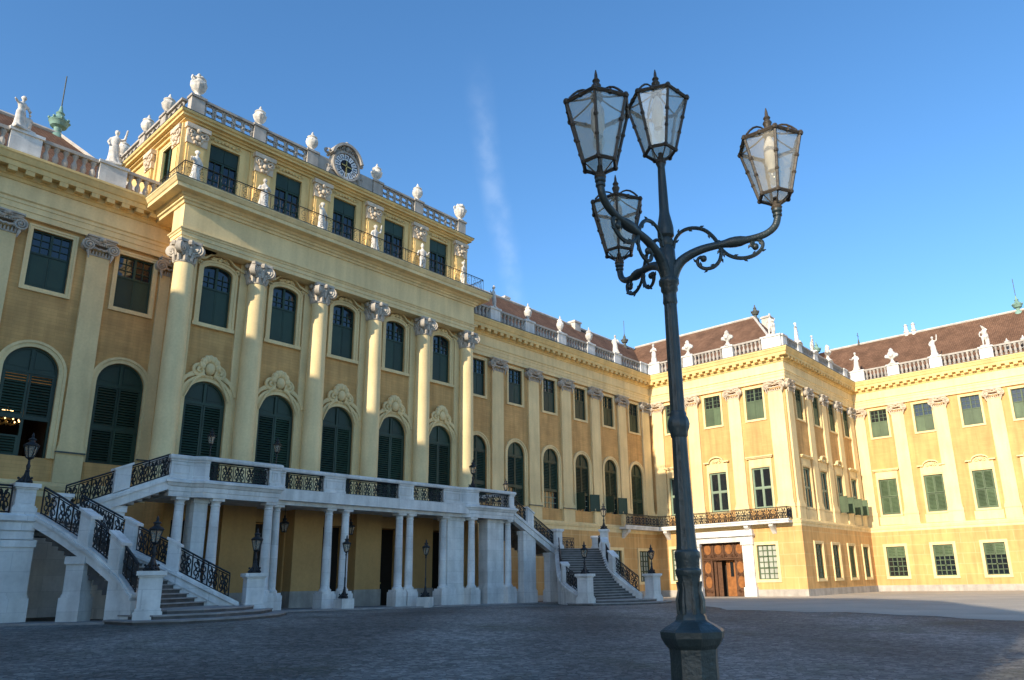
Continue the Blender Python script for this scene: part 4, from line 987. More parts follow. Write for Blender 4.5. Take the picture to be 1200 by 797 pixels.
mb = MB(); mb.sweep(front, [(-.36, 5.52), (.07, 5.52), (.1, 5.58), (.1, 5.68), (.04, 5.72), (-.36, 5.72)]); mb.build('handrail', ST, TER)
def parapier(pts, z0=4.66, z1=5.52, name='pedestal'):
    mb = MB()
    mb.sweep(pts, [(-.3, z0), (.06, z0), (.06, z0+.14), (.0, z0+.16), (0, z1-.1), (.04, z1-.08), (.04, z1), (-.3, z1)])
    for a, b in zip(pts[:-1], pts[1:]):
        L = math.hypot(b[0]-a[0], b[1]-a[1])
        if L > .55:
            d = ((b[0]-a[0])/L, (b[1]-a[1])/L); n = (d[1], -d[0])
            F = lambda s, t, z, a=a, d=d, n=n: (a[0]+d[0]*s+n[0]*t, a[1]+d[1]*s+n[1]*t, z)
            for (p, q, c, e) in ((.12, .17, z0+.26, z1-.18), (L-.17, L-.12, z0+.26, z1-.18), (.17, L-.17, z0+.26, z0+.31), (.17, L-.17, z1-.23, z1-.18)): mb.box(F, p, q, 0, .025, c, e)
    return mb.build(name, ST, TER)
parapier([(13.5, 34.0), (13.5, 33.1), (14.45, 33.1), (14.85, 32.78), (15.05, 32.78)])
parapier([(17.95, 32.8), (18.5, 32.8), (18.55, 33.45), (19.15, 33.45)])
parapier([(21.35, 33.45), (22.65, 33.45)]); parapier([(26.2, 33.45), (27.25, 33.45)])
parapier([(29.55, 33.45), (31.0, 33.47), (31.45, 33.2), (31.9, 33.1), (32.15, 33.1)]); parapier([(34.9, 33.1), (35.35, 33.1), (35.35, 34.0)])
for a, b in (((15.05, 32.9), (17.95, 32.92)), ((19.15, 33.58), (21.35, 33.58)), ((22.65, 33.58), (26.2, 33.58)), ((27.25, 33.58), (29.55, 33.58)), ((32.15, 33.22), (34.9, 33.22))):
    mb = MB(); n = max(2, round((b[0]-a[0])/.6)); ironpanel(mb, (*a, 4.68), (*b, 4.68), (*b, 5.5), (*a, 5.5), n, r=.022); mb.build('railing', M['iron'], TER)
def tuscan(x, y, r=.225, zt=3.9, zb=-.28):
    mb = MB(); g = G(x, y)
    mb.box(W, x-.4, x+.4, y-.4, y+.4, g-.1, zb-.12); mb.box(W, x-.35, x+.35, y-.35, y+.35, zb-.12, zb)
    mb.lathe((x, y, zb), [(r*1.35, 0), (r*1.4, .05), (r*1.35, .1), (r*1.12, .13), (r*1.05, .18)]+[(r*(1-.16*max(0, (k-.3))/.7), .2+(zt-zb-.55)*k) for k in (0, .3, .5, .75, 1)]+[(r*.95, zt-zb-.33), (r*.95, zt-zb-.29), (r*.84, zt-zb-.27), (r*.84, zt-zb-.2), (r*1.1, zt-zb-.12)], 20)
    mb.box(W, x-r*1.25, x+r*1.25, y-r*1.25, y+r*1.25, zt-.12, zt-.002)
    return mb.build('column', ST, TER, smooth=True)
for x, y in ((14.15, 33.42), (15.62, 33.12), (18.2, 33.12), (18.98, 33.8), (21.95, 33.78), (22.97, 33.78), (26.55, 33.78), (27.3, 33.78), (29.85, 33.78), (31.85, 33.45), (35.05, 33.42)): tuscan(x, y)
def pier(x0, x1, y0, y1, zt=3.898, cap=True):
    mb = MB(); g = min(G(x0, y0), G(x1, y0))-.1
    mb.box(W, x0-.1, x1+.1, y0-.1, y1+.1, g, -.3); mb.box(W, x0, x1, y0, y1, -.3, zt-.2); mb.box(W, x0-.06, x1+.06, y0-.06, y1+.06, zt-.2, zt)
    mb.box(W, x0-.04, x1+.04, y0-.04, y1+.04, -.3, -.2)
    mb.build('pier', ST, TER)
pier(14.75, 15.35, 33.3, 34.1); pier(30.15, 31.5, 33.75, 34.5); pier(33.3, 34.75, 33.5, 34.3)
for x0 in (19.4, 23.4, 27.6): pass
def steprun(I, O, n, z0, z1, name='steps'):
    """treads between an inner and an outer plan curve, z0 at the top"""
    mb = MB()
    def at(C, t):
        k = t*(len(C)-1); i = min(int(k), len(C)-2); f = k-i; return [C[i][j]*(1-f)+C[i+1][j]*f for j in (0, 1)]
    for k in range(n):
        z = z0+(z1-z0)*k/(n-1); a, b = at(I, k/n), at(O, k/n); c, d = at(O, min(1, (k+1.25)/n)), at(I, min(1, (k+1.25)/n))
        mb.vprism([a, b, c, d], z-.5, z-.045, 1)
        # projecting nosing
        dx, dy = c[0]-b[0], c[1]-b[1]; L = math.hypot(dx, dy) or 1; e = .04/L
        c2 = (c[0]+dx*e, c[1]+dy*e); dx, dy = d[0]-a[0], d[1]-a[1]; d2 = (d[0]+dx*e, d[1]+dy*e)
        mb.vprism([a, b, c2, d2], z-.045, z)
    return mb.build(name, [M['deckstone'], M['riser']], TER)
def ribbon(mb, C, th, dz0, dz1, lo=None, sm_=4):
    """wall following a space curve C of (x, y, z); from z+dz0 to z+dz1"""
    P = []
    for i in range(len(C)-1):
        for j in range(sm_):
            f = j/sm_; P.append([C[i][k]*(1-f)+C[i+1][k]*f for k in range(3)])
    P.append(list(C[-1])); n = len(P); vs = []
    for i, p in enumerate(P):
        a, b = P[max(0, i-1)], P[min(n-1, i+1)]; dx, dy = b[0]-a[0], b[1]-a[1]; L = math.hypot(dx, dy) or 1; nx_, ny_ = -dy/L*th/2, dx/L*th/2
        zb = p[2]+dz0 if lo is None else max(G(p[0], p[1])-.1, p[2]+dz0) if lo == 'g' else G(p[0], p[1])-.1
        zb = min(zb, p[2]+dz1-.05)
        for sx in (1, -1):
            for z in (zb, p[2]+dz1): vs.append((p[0]+sx*nx_, p[1]+sx*ny_, z))
    fs = []
    for i in range(n-1):
        a = 4*i; b = a+4
        fs += [(a, b, b+1, a+1), (a+2, a+3, b+3, b+2), (a+1, b+1, b+3, a+3), (a, a+2, b+2, b)]
    fs += [(0, 1, 3, 2), (4*n-4, 4*n-2, 4*n-1, 4*n-3)]
    mb.add(vs, fs)
def smooth_curve(C, k=3):
    out = []
    n = len(C)
    for i in range(n-1):
        p0, p1, p2, p3 = (Vector(C[max(0, i-1)]), Vector(C[i]), Vector(C[i+1]), Vector(C[min(n-1, i+2)]))
        for j in range(k):
            t = j/k; out.append(tuple(.5*((2*p1)+(p2-p0)*t+(2*p0-5*p1+4*p2-p3)*t*t+(3*p1-p0-3*p2+p3)*t**3)))
    out.append(tuple(C[-1])); return out
Lo = smooth_curve([(8.0, 30.1, 2.66), (8.42, 29.5, 2.28), (8.86, 28.9, 1.85), (9.18, 28.3, 1.48), (9.5, 27.8, 1.08), (9.8, 27.3, .66), (10.02, 26.95, .26), (10.2, 26.6, -.15)])
Li = smooth_curve([(10.1, 33.1, 2.8), (10.75, 32.3, 2.28), (11.3, 31.6, 1.82), (11.83, 31.0, 1.4), (12.46, 30.45, 1.0), (13.03, 30.05, .62), (13.88, 29.75, .12), (15.15, 29.45, -.55)])
Ri = smooth_curve([(39.7, 33.0, 2.1), (37.95, 31.5, 1.2), (36.3, 30.0, .42), (35.3, 28.8, -.1), (34.68, 27.8, -.42), (34.3, 27.0, -.7)])
Ro = smooth_curve([(42.1, 31.0, 2.35), (41.3, 30.3, 1.75), (40.65, 29.6, 1.2), (40.28, 29.0, .78), (40.08, 28.4, .38), (40.06, 27.5, -.26), (40.33, 26.8, -.85)])
steprun(Li, Lo, 22, 2.5, -.98); steprun(Ri, Ro, 23, 2.15, -1.28)
for C, t in ((Lo, .42), (Li, .42), (Ri, .42), (Ro, .42)):
    mb = MB(); ribbon(mb, C, t, -.5, .0, None, 2)
    C2 = [(x, y, z-.08) for x, y, z in C]; ribbon(mb, C2, t+.14, -.12, -.01, None, 2)
    mb.build('stringer', ST, TER)
mb = MB(); ribbon(mb, [(x, y, z-.5) for x, y, z in Ri], .34, -9, .0, 'all', 2); mb.build('side_wall', ST, TER)
mb = MB(); ribbon(mb, [(x, y, z-.5) for x, y, z in Ro], .34, -9, .0, 'all', 2); mb.build('side_wall', ST, TER)
mb = MB(); ribbon(mb, [(x, y, z-.5) for x, y, z in Li], .34, -9, .0, 'all', 2); mb.build('side_wall', ST, TER)
mb = MB(); ribbon(mb, [(x, y, z-.5) for x, y, z in Lo[14:]], .34, -9, .0, 'all', 2); mb.build('side_wall', ST, TER)
# landings and upper flights
mb = MB(); mb.vprism([(3.0, 30.0), (8.1, 30.0), (10.2, 33.2), (9.4, 36.7), (3.0, 36.7)], 2.2, 2.52); mb.build('landing', ST, TER)
mb = MB(); mb.vprism([(39.8, 33.1), (42.1, 30.9), (46.0, 34.6), (46.0, 36.8), (40.0, 36.8)], 1.85, 2.17); mb.build('landing', ST, TER)
mb = MB(); mb.sweep([(3, 30.0), (7.95, 30.0)], [(-.4, 1.7), (0, 1.7), (0, 2.0), (.05, 2.02), (.05, 2.28), (.16, 2.34), (.16, 2.5), (.06, 2.58), (-.4, 2.58)]); mb.build('entablature', ST, TER)
mb = MB(); mb.sweep([(42.1, 30.9), (46.0, 34.6)], [(-.4, 1.4), (0, 1.4), (0, 1.9), (.14, 1.98), (.14, 2.12), (.05, 2.2), (-.4, 2.2)]); mb.vprism([(42.2, 31.2), (46.0, 34.8), (45.7, 35.1), (41.9, 31.5)], -1.7, 1.4); mb.build('side_wall', ST, TER)
def flight(xa, xb, z0, z1, n, y0, y1):
    mb = MB()
    for k in range(n):
        x0 = xa+(xb-xa)*k/n; x1 = xa+(xb-xa)*(k+1)/n; z = z0+(z1-z0)*(k+1)/(n+1)
        mb.box(W, min(x0, x1), max(x0, x1), y0, y1, z-.45, z)
    mb.build('steps', M['deckstone'], TER)
flight(13.5, 9.4, 4.66, 2.52, 13, 33.3, 36.6); flight(35.35, 40.0, 4.66, 2.17, 15, 33.3, 36.6)
SL = [(13.55, 33.25, 4.84), (9.5, 33.25, 3.04)]; SR = [(35.3, 33.25, 4.45), (39.75, 33.25, 2.15)]
for C in (SL, SR):
    mb = MB(); ribbon(mb, C, .4, -.62, 0, None, 8); ribbon(mb, [(x, y, z-.1) for x, y, z in C], .54, -.14, -.01, None, 8)
    if C is SR: pass
    mb.build('stringer', ST, TER)
# piers carrying the flights
def rpier(cx, cy, w, d, zt, zb=None, rot=0.):
    c, s = math.cos(rot), math.sin(rot); F = lambda a, t, z: (cx+a*c-t*s, cy+a*s+t*c, z)
    mb = MB(); g = G(cx, cy)-.12
    mb.box(F, -w/2-.07, w/2+.07, -d/2-.07, d/2+.07, g, g+.95); mb.box(F, -w/2-.03, w/2+.03, -d/2-.03, d/2+.03, g+.95, g+1.05); mb.box(F, -w/2, w/2, -d/2, d/2, g+1.05, zt-.25); mb.box(F, -w/2-.05, w/2+.05, -d/2-.05, d/2+.05, zt-.25, zt)
    mb.build('pier', ST, TER)
rpier(7.45, 30.5, 1.15, .9, 1.72); rpier(4.6, 30.5, 1.0, .9, 1.72); rpier(9.05, 28.55, .62, .5, 1.12, rot=-.95)
rpier(11.3, 33.45, 1.2, .5, 3.35); rpier(36.85, 33.4, 1.2, .5, 3.25); rpier(39.35, 33.4, 1.0, .5, 1.9)
mb = MB(); mb.quad((3, 36.9, -1.2), (13.5, 36.9, -1.2), (13.5, 36.9, 2.2), (3, 36.9, 2.2)); mb.build('side_wall', ST, TER)
# pedestals and posts on the flights
def pedestal(x, y, zb, zt, w=.46, rot=0., name='pedestal'):
    c, s = math.cos(rot), math.sin(rot); F = lambda a, t, z: (x+a*c-t*s, y+a*s+t*c, z); mb = MB(); h = zt-zb
    mb.box(F, -w-.08, w+.08, -w-.08, w+.08, zb-.15, zb+h*.22); mb.box(F, -w-.04, w+.04, -w-.04, w+.04, zb+h*.22, zb+h*.28); mb.box(F, -w, w, -w, w, zb+h*.28, zt-.2)
    mb.box(F, -w-.04, w+.04, -w-.04, w+.04, zt-.2, zt-.14); mb.box(F, -w-.1, w+.1, -w-.1, w+.1, zt-.14, zt)
    for sg in (-1, 1):
        for (p, q, a, b) in ((-w+.12, w-.12, zb+h*.36, zb+h*.38), (-w+.12, w-.12, zt-.34, zt-.32)): mb.box(F, p, q, sg*w-.012, sg*w+.012, a, b); mb.box(lambda a_, t_, z_: F(t_, a_, z_), p, q, sg*w-.012, sg*w+.012, a, b)
    mb.build(name, ST, TER)
pedestal(10.42, 26.15, G(10.4, 26.1), .58, .34, -.35); pedestal(15.7, 29.3, G(15.6, 29.3), .56, .34, -.25)
pedestal(34.15, 26.5, G(34.1, 26.5), .38, .33, .1); pedestal(41.0, 26.4, G(41, 26.4), .36, .35, -.1)
pedestal(7.55, 30.3, 2.56, 3.62, .29); pedestal(41.95, 30.75, 2.2, 3.42, .26, .5); pedestal(44.6, 33.5, 2.2, 3.2, .26, .76)
pedestal(39.75, 33.3, 2.05, 3.5, .32); pedestal(9.6, 33.3, 2.9, 3.7, .22)
def lerp(C, t):
    k = t*(len(C)-1); i = min(int(k), len(C)-2); f = k-i; return [C[i][j]*(1-f)+C[i+1][j]*f for j in range(3)]
def post(C, t, w=.15, h=.95):
    p = lerp(C, t); q = lerp(C, min(1, t+.05)); o = lerp(C, max(0, t-.05)); L = math.hypot(q[0]-o[0], q[1]-o[1]); d = ((q[0]-o[0])/L, (q[1]-o[1])/L); sl = (q[2]-o[2])/L
    F = lambda s, tt, z: (p[0]+d[0]*s-d[1]*tt, p[1]+d[1]*s+d[0]*tt, p[2]+sl*s+z)
    mb = MB(); e = w*1.5; mb.box(F, -e, e, -.2, .2, -.03, h); mb.box(F, -e-.05, e+.05, -.25, .25, h, h+.1)
    for sg in (-1, 1): mb.box(F, -e+.08, e-.08, sg*.2-.012, sg*.2+.012, .15, h-.15)
    mb.build('pedestal', ST, TER)
def rail_along(C, t0, t1, n, h=.92):
    mb = MB()
    for i in range(n):
        a, b = lerp(C, t0+(t1-t0)*i/n), lerp(C, t0+(t1-t0)*(i+1)/n)
        ironpanel(mb, a, b, (b[0], b[1], b[2]+h), (a[0], a[1], a[2]+h), r=.021, rail=.03, cells=max(1, round(math.dist(a, b)/.5)))
    mb.build('railing', M['iron'], TER)
post(Lo, .40); post(Lo, .70); rail_along(Lo, .03, .36, 3); rail_along(Lo, .44, .66, 3); rail_along(Lo, .75, .97, 3)
post(Li, .36); post(Li, .66); rail_along(Li, .02, .32, 3); rail_along(Li, .4, .62, 3); rail_along(Li, .7, .95, 3)
post(Ri, .55, .16); rail_along(Ri, .04, .5, 4); rail_along(Ri, .6, .95, 3)
post(Ro, .2, .16); post(Ro, .55, .18); rail_along(Ro, .26, .5, 3); rail_along(Ro, .6, .95, 3)
post(SL, .48, .2); rail_along(SL, .02, .43, 2); rail_along(SL, .53, .96, 2)
post(SR, .36, .2); rail_along(SR, .04, .31, 1); rail_along(SR, .41, .92, 2)
rail_along([(3.0, 30.1, 2.6), (7.15, 30.1, 2.6)], 0, 1, 3); rail_along([(40.4, 36.7, 2.2), (43.4, 36.7, 2.2), (46.0, 36.7, 2.2)], 0, 1, 3, 1.05)
rail_along([(42.4, 31.2, 2.22), (45.9, 34.5, 2.22)], 0, 1, 3)
# apron steps at the foot of the flights
def apron(pts, z0, dz):
    mb = MB(); cx, cy = sum(q[0] for q in pts)/len(pts), sum(q[1] for q in pts)/len(pts)
    inn = [(x+(cx-x)*.012, y+(cy-y)*.012) for x, y in pts]
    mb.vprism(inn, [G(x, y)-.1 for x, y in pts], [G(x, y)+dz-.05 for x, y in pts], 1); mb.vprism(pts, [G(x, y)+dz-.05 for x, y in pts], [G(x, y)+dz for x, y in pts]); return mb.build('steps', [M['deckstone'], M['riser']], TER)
for pts, dz in (([(9.4, 27.0), (9.7, 25.4), (10.9, 24.7), (13.0, 25.0), (15.4, 26.6), (16.9, 28.6), (16.9, 29.8), (10.6, 27.6)], .13),
               ([(9.8, 27.0), (10.4, 25.6), (12.4, 25.5), (14.8, 26.9), (16.35, 28.8), (16.3, 29.7), (10.6, 27.6)], .27),
               ([(10.5, 26.7), (11.0, 26.05), (12.2, 26.0), (14.3, 27.2), (15.5, 28.75), (15.4, 29.6), (10.8, 27.6)], .40)): apron(pts, 0, dz)
for pts, dz in (([(33.3, 27.2), (33.6, 25.6), (36, 24.8), (39.5, 24.8), (41.9, 25.6), (41.9, 27.0), (40.2, 27.6), (34.6, 27.9)], .13),
               ([(34.2, 27.2), (34.6, 26.0), (36.4, 25.4), (39, 25.4), (40.8, 26.0), (40.2, 27.4), (34.6, 27.7)], .27)): apron(pts, 0, dz)
mb = MB(); pts = [(16.4, 38), (16.4, 31.9), (20, 32.2), (30, 32.5), (35.6, 32.1), (40, 32.3), (40, 38)]
mb.vprism(pts, [G(x, y)-.15 for x, y in pts], [G(x, y)+.07 for x, y in pts]); mb.build('plinth', M['deckstone'], TER)
mb = MB(); pts = [(3, 30), (6.6, 29.6), (9.8, 26.6), (10.2, 27.4), (8, 31), (8, 36), (3, 36)]
mb.vprism(pts, [G(x, y)-.15 for x, y in pts], [G(x, y)+.07 for x, y in pts]); mb.build('plinth', M['deckstone'], TER)

# ------------------------------------------------------------------ lamps
def lantern_frame(z, rb, rt, h, n=6, bar=.012, rot=0., knob=True, c=(0, 0)):
    """hexagonal tapering lantern: returns frame mesh, pane mesh"""
    fr, pn = MB(), MB(); cx, cy = c
    B = [Vector((cx+rb*math.cos(rot+2*PI*i/n), cy+rb*math.sin(rot+2*PI*i/n), z)) for i in range(n)]
    T = [Vector((cx+rt*math.cos(rot+2*PI*i/n), cy+rt*math.sin(rot+2*PI*i/n), z+h)) for i in range(n)]
    for i in range(n):
        j = (i+1) % n
        fr.tube([B[i], T[i]], bar*1.1, 5); fr.tube([B[i], B[j]], bar*1.3, 5); fr.tube([T[i], T[j]], bar*1.4, 5)
        if knob:
            for k, r in ((0, 1.9), (.33, 1.6), (.62, 1.75), (1, 2.2)): fr.ball(B[i].lerp(T[i], k), bar*r, 7)
            fr.ball(T[i].lerp(T[j], .5), bar*1.9, 6)
        ins = Vector((cx, cy, 0)); q = [p.lerp(Vector((cx, cy, p.z)), .04) for p in (B[i], B[j], T[j], T[i])]
        o = [p.lerp(Vector((cx, cy, p.z)), .06) for p in (B[i], B[j], T[j], T[i])]
        pn.add(q+o, [(0,1,2,3), (7,6,5,4)])
    return fr, pn, B, T
def big_lantern(par, c, z, rot):
    fr, pn, B, T = lantern_frame(z+.10, .128, .25, .47, 6, .0115, rot, c=(c[0], c[1]))
    # neck, holding wires, tray
    fr.lathe((c[0], c[1], z-.02), [(.035, 0), (.045, .02), (.03, .05), (.02, .09), (.02, .11)], 10)
    for i in range(6): fr.tube([(c[0], c[1], z+.0), (c[0]+.05*math.cos(rot+i*PI/3), c[1]+.05*math.sin(rot+i*PI/3), z+.04), B[i]], .006, 4)
    mb = MB()
    # low roof with curved hoops and finial
    top = Vector((c[0], c[1], z+.68))
    for i in range(6):
        t = T[i]; a, b = t, top
        fr.tube([t, t.lerp(top, .55)+Vector((0, 0, -.012)), top], .008, 4)
        if i % 2 == 0:
            pts = [t.lerp(top, k)+Vector((0, 0, .075*math.sin(PI*k))) for k in (.1, .25, .4, .55, .7, .85, 1)]; fr.tube(pts, .009, 4)
        j = (i+1) % 6; q = [p.lerp(Vector((c[0], c[1], p.z)), .05) for p in (T[i], T[j])]
        pn.add(q+[top-Vector((0, 0, .015))], [(0, 1, 2)])
    fr.lathe((c[0], c[1], z+.645), [(.045, 0), (.05, .03), (.022, .06), (.028, .09), (.038, .12), (.02, .15), (.03, .165), (.014, .19), (.012, .22), (.004, .26)], 10)
    o = fr.build('lantern', M['lampframe'], par, smooth=True)
    pn.build('pane', M['lanternglass'], o)
    b = MB(); b.lathe((c[0], c[1], z+.33), [(.035, 0), (.036, .05), (.05, .07), (.05, .22), (.03, .27), (.012, .31)], 14); b.build('lamp_holder', M['white'], o, smooth=True)
    b = MB(); b.lathe((c[0], c[1], z+.2), [(.012, 0), (.036, .04), (.046, .08), (.04, .12), (.03, .14)], 12); b.build('bulb', M['lanternglass'], o, smooth=True)
    b = MB(); b.prism(lambda s, t, zz: (c[0]+s, c[1]+zz, z+.092+t), [(.1*math.cos(rot+i*PI/3), .1*math.sin(rot+i*PI/3)) for i in range(6)], 0, .012); b.build('tray', M['lanternglass'], o)
    return o
LX, LY = 4.758, 2.758; LG = G(LX, LY)
LAMP = thing('street_lamp', 'tall dark green cast iron street lamp with four glass lanterns standing in the cobbled courtyard', 'street lamp', (LX, LY, LG))
def flute(n, d): return lambda a, z: 1+d*math.cos(n*a)
mb = MB()
mb.lathe((LX, LY, 0), [(.30, LG-.1), (.30, LG+.12), (.27, LG+.16), (.21, LG+.22), (.18, LG+.3), (.168, -.54), (.172, -.47), (.20, -.44), (.225, -.395), (.23, -.355), (.215, -.34), (.165, -.31), (.125, -.29), (.11, -.275)], 8)
for i in range(8):
    a = PI/8+i*PI/4
    F = lambda s, t, z, a=a: (LX+math.cos(a)*(.158+t)-math.sin(a)*s, LY+math.sin(a)*(.158+t)+math.cos(a)*s, z)
    for (p, q, c, d) in ((-.05, -.035, LG+.4, -.7), (.035, .05, LG+.4, -.7), (-.035, .035, LG+.4, LG+.42), (-.035, .035, -.72, -.7)): mb.box(F, p, q, -.01, .008, c, d)
    mb.ball(F(0, .0, -.85), .02, 6)
mb.build('base', M['lamp'], LAMP)
mb = MB()
mb.lathe((LX, LY, 0), [(.108, -.28), (.102, -.255), (.088, -.235), (.08, -.2), (.083, -.15), (.074, -.1), (.078, .0), (.084, .02)], 24, fn=flute(8, .05))
for i in range(8):
    a = 2*PI*i/8; mb.tube([(LX+.088*math.cos(a), LY+.088*math.sin(a), -.24), (LX+.094*math.cos(a), LY+.094*math.sin(a), -.15), (LX+.078*math.cos(a), LY+.078*math.sin(a), -.08), (LX+.09*math.cos(a), LY+.09*math.sin(a), -.02)], [.016, .014, .011, .006], 5)
mb.lathe((LX, LY, 0), [(.086, .02), (.092, .035), (.092, .06), (.083, .07), (.086, .13), (.092, .15), (.09, .185), (.076, .2)], 20)
mb.lathe((LX, LY, 0), [(.074, .2), (.07, .24), (.064, .4), (.061, .6), (.056, .85), (.054, 1.02)], 32, fn=flute(12, .045))
mb.lathe((LX, LY, 0), [(.056, 1.02), (.062, 1.03), (.066, 1.06), (.078, 1.09), (.083, 1.12), (.076, 1.16), (.062, 1.185), (.064, 1.2), (.056, 1.22)], 20, fn=flute(10, .03))
mb.lathe((LX, LY, 0), [(.054, 1.22), (.052, 1.6), (.049, 2.0), (.048, 2.08)], 32, fn=flute(12, .045))
mb.lathe((LX, LY, 0), [(.05, 2.08), (.058, 2.1), (.054, 2.14), (.054, 2.18), (.068, 2.2), (.066, 2.235), (.08, 2.255), (.08, 2.285), (.064, 2.31), (.068, 2.42), (.064, 2.55), (.05, 2.58), (.056, 2.6), (.056, 2.63), (.048, 2.65), (.066, 2.67), (.066, 2.74), (.056, 2.8), (.044, 2.86), (.04, 2.9), (.036, 3.1), (.03, 3.3), (.036, 3.31), (.036, 3.33), (.02, 3.34)], 20)
mb.build('pole', M['lamp'], LAMP, smooth=True)
def arm(ang):
    ca, sa = math.cos(ang), math.sin(ang); P = lambda r, z, o=0.: Vector((LX+ca*r-sa*o, LY+sa*r+ca*o, z))
    mb = MB()
    pts = smooth_curve([tuple(P(r, z)) for r, z in ((.02, 2.28), (.06, 2.38), (.13, 2.46), (.27, 2.525), (.45, 2.555), (.62, 2.57), (.76, 2.6), (.845, 2.66), (.875, 2.74), (.875, 2.8))], 4)
    n = len(pts); rad = []
    for i in range(n):
        u = i/(n-1); r = .05-.022*min(1, u*2.2)
        r += .016*math.exp(-((u-.49)/.035)**2)+.008*math.exp(-((u-.53)/.02)**2); rad.append(max(r, .023))
    mb.tube(pts, rad, 12)
    mb.lathe(P(.875, 2.735), [(.024, 0), (.036, .012), (.036, .03), (.028, .036), (.04, .05), (.04, .068), (.024, .085)], 12)
    o = mb.build('arm', M['lamp'], LAMP, smooth=True)
    mb = MB()
    c1 = [(.055, 2.56), (.075, 2.64), (.13, 2.70), (.21, 2.72), (.30, 2.695), (.365, 2.63), (.405, 2.555), (.42, 2.48), (.40, 2.41), (.35, 2.365), (.285, 2.36), (.24, 2.395), (.235, 2.44), (.262, 2.462), (.282, 2.445)]
    c2 = [(.42, 2.52), (.47, 2.46), (.54, 2.425), (.62, 2.42), (.69, 2.445), (.735, 2.49), (.74, 2.54), (.70, 2.565), (.662, 2.55), (.66, 2.515), (.685, 2.505)]
    for c in (c1, c2):
        q = smooth_curve([tuple(P(r, z)) for r, z in c], 3); n = len(q)
        mb.tube(q, [.0165*(1-.35*abs(i/(n-1)-.4)) for i in range(n)], 6)
        for i in range(2, n-4, 3):
            d = (Vector(q[i+1])-Vector(q[i-1])).normalized(); nn = d.cross(Vector((-sa, ca, 0)))
            sg = 1 if (i//3) % 2 else -1
            mb.tube([Vector(q[i]), Vector(q[i])+nn*sg*.02+d*.008, Vector(q[i])+nn*sg*.03+d*.026], [.014, .01, .003], 5)
        mb.ball(q[-1], .028, 8)
    mb.build('scroll', M['lamp'], o, smooth=True)
    return P(.875, 2.8)
for ang, rot in ((PI, .56), (PI/3, .60), (-PI/3, .58)):
    p = arm(ang); big_lantern(LAMP, (p.x, p.y), 2.82, rot)
big_lantern(LAMP, (LX, LY), 3.335, .925)

# smaller lamps: one on a scrolled foot (stairs), one on a slender post (ground)
def small_lantern(par, z, s=1.):
    fr, pn, B, T = lantern_frame(z, .11*s, .22*s, .42*s, 6, .017*s, .2, knob=False)
    for i in range(6): fr.ball(T[i], .03*s, 6); fr.tube([T[i], T[i]+Vector((0, 0, .07*s))], [.02*s, .004*s], 4)
    fr.lathe((0, 0, z+.42*s), [(.235*s, 0), (.24*s, .03*s), (.16*s, .1*s), (.1*s, .13*s), (.09*s, .2*s), (.13*s, .22*s), (.12*s, .25*s), (.05*s, .29*s), (.035*s, .34*s), (.05*s, .36*s), (.01*s, .48*s)], 12)
    o = fr.build('lantern', M['iron'], par, smooth=True); pn.build('pane', M['lanternglass'], o)
def foot(mb, z0, s=1.):
    for i in range(3):
        a = 2*PI*i/3+.3; ca, sa = math.cos(a), math.sin(a)
        pts = [(ca*r*s, sa*r*s, z0+z*s) for r, z in ((.03, .46), (.06, .3), (.13, .18), (.22, .1), (.27, .05), (.25, .01), (.2, .03), (.2, .08))]
        mb.tube(pts, [.035*s, .04*s, .045*s, .04*s, .035*s, .03*s, .025*s, .02*s], 6); mb.ball((ca*.12*s, sa*.12*s, z0+.1*s), .08*s, 7); mb.ball((ca*.23*s, sa*.23*s, z0+.2*s), .045*s, 6)
    mb.lathe((0, 0, z0), [(.2*s, 0), (.2*s, .03*s), (.09*s, .06*s), (.07*s, .3*s), (.05*s, .42*s), (.075*s, .46*s), (.05*s, .5*s)], 12)
sl = thing('stair_lamp', '', 'lantern', (0, 0, 0), 'lanterns on the stair pedestals')
mb = MB(); foot(mb, 0); mb.lathe((0, 0, .5), [(.045, 0), (.06, .06), (.07, .14), (.04, .22), (.032, .34), (.05, .36), (.09, .4), (.1, .42)], 12); mb.build('stem', M['iron'], sl, smooth=True)
small_lantern(sl, .92)
pos = [(10.42, 26.15, .58, 'black lantern on the front foot pedestal of the left stair flight'), (15.7, 29.3, .56, 'black lantern on the foot pedestal beside the left paired columns'),
       (34.15, 26.5, .38, 'black lantern on the foot pedestal left of the right stair steps'), (41.0, 26.4, .36, 'black lantern on the foot pedestal right of the right stair steps'),
       (7.55, 30.3, 3.62, 'black lantern on the landing pedestal at the far left of the terrace'), (41.95, 30.75, 3.42, 'black lantern on the landing pedestal at the head of the right flight'),
       (31.85, 33.35, 5.72, 'black lantern on the curved terrace parapet near its right end')]
for i, (x, y, z, lb) in enumerate(pos):
    if i == 0: sl.location = (x, y, z); sl['label'] = lb
    else: dup(sl, (x, y, z), .7*i, lb, 'lanterns on the stair pedestals')
pl_ = thing('post_lamp', '', 'lamp post', (0, 0, 0), 'slender post lamps at the terrace')
mb = MB(); foot(mb, 0); mb.lathe((0, 0, .5), [(.05, 0), (.06, .04), (.04, .08), (.045, .5), (.03, .55), (.03, 1.6), (.05, 1.62), (.05, 1.66), (.03, 1.7), (.09, 1.8)], 10); mb.build('post', M['iron'], pl_, smooth=True)
small_lantern(pl_, 2.3, .92)
mb = MB(); mb.box(W, -.36, .36, -.36, .36, -.55, -.002); mb.build('foot_block', M['stone'], pl_)
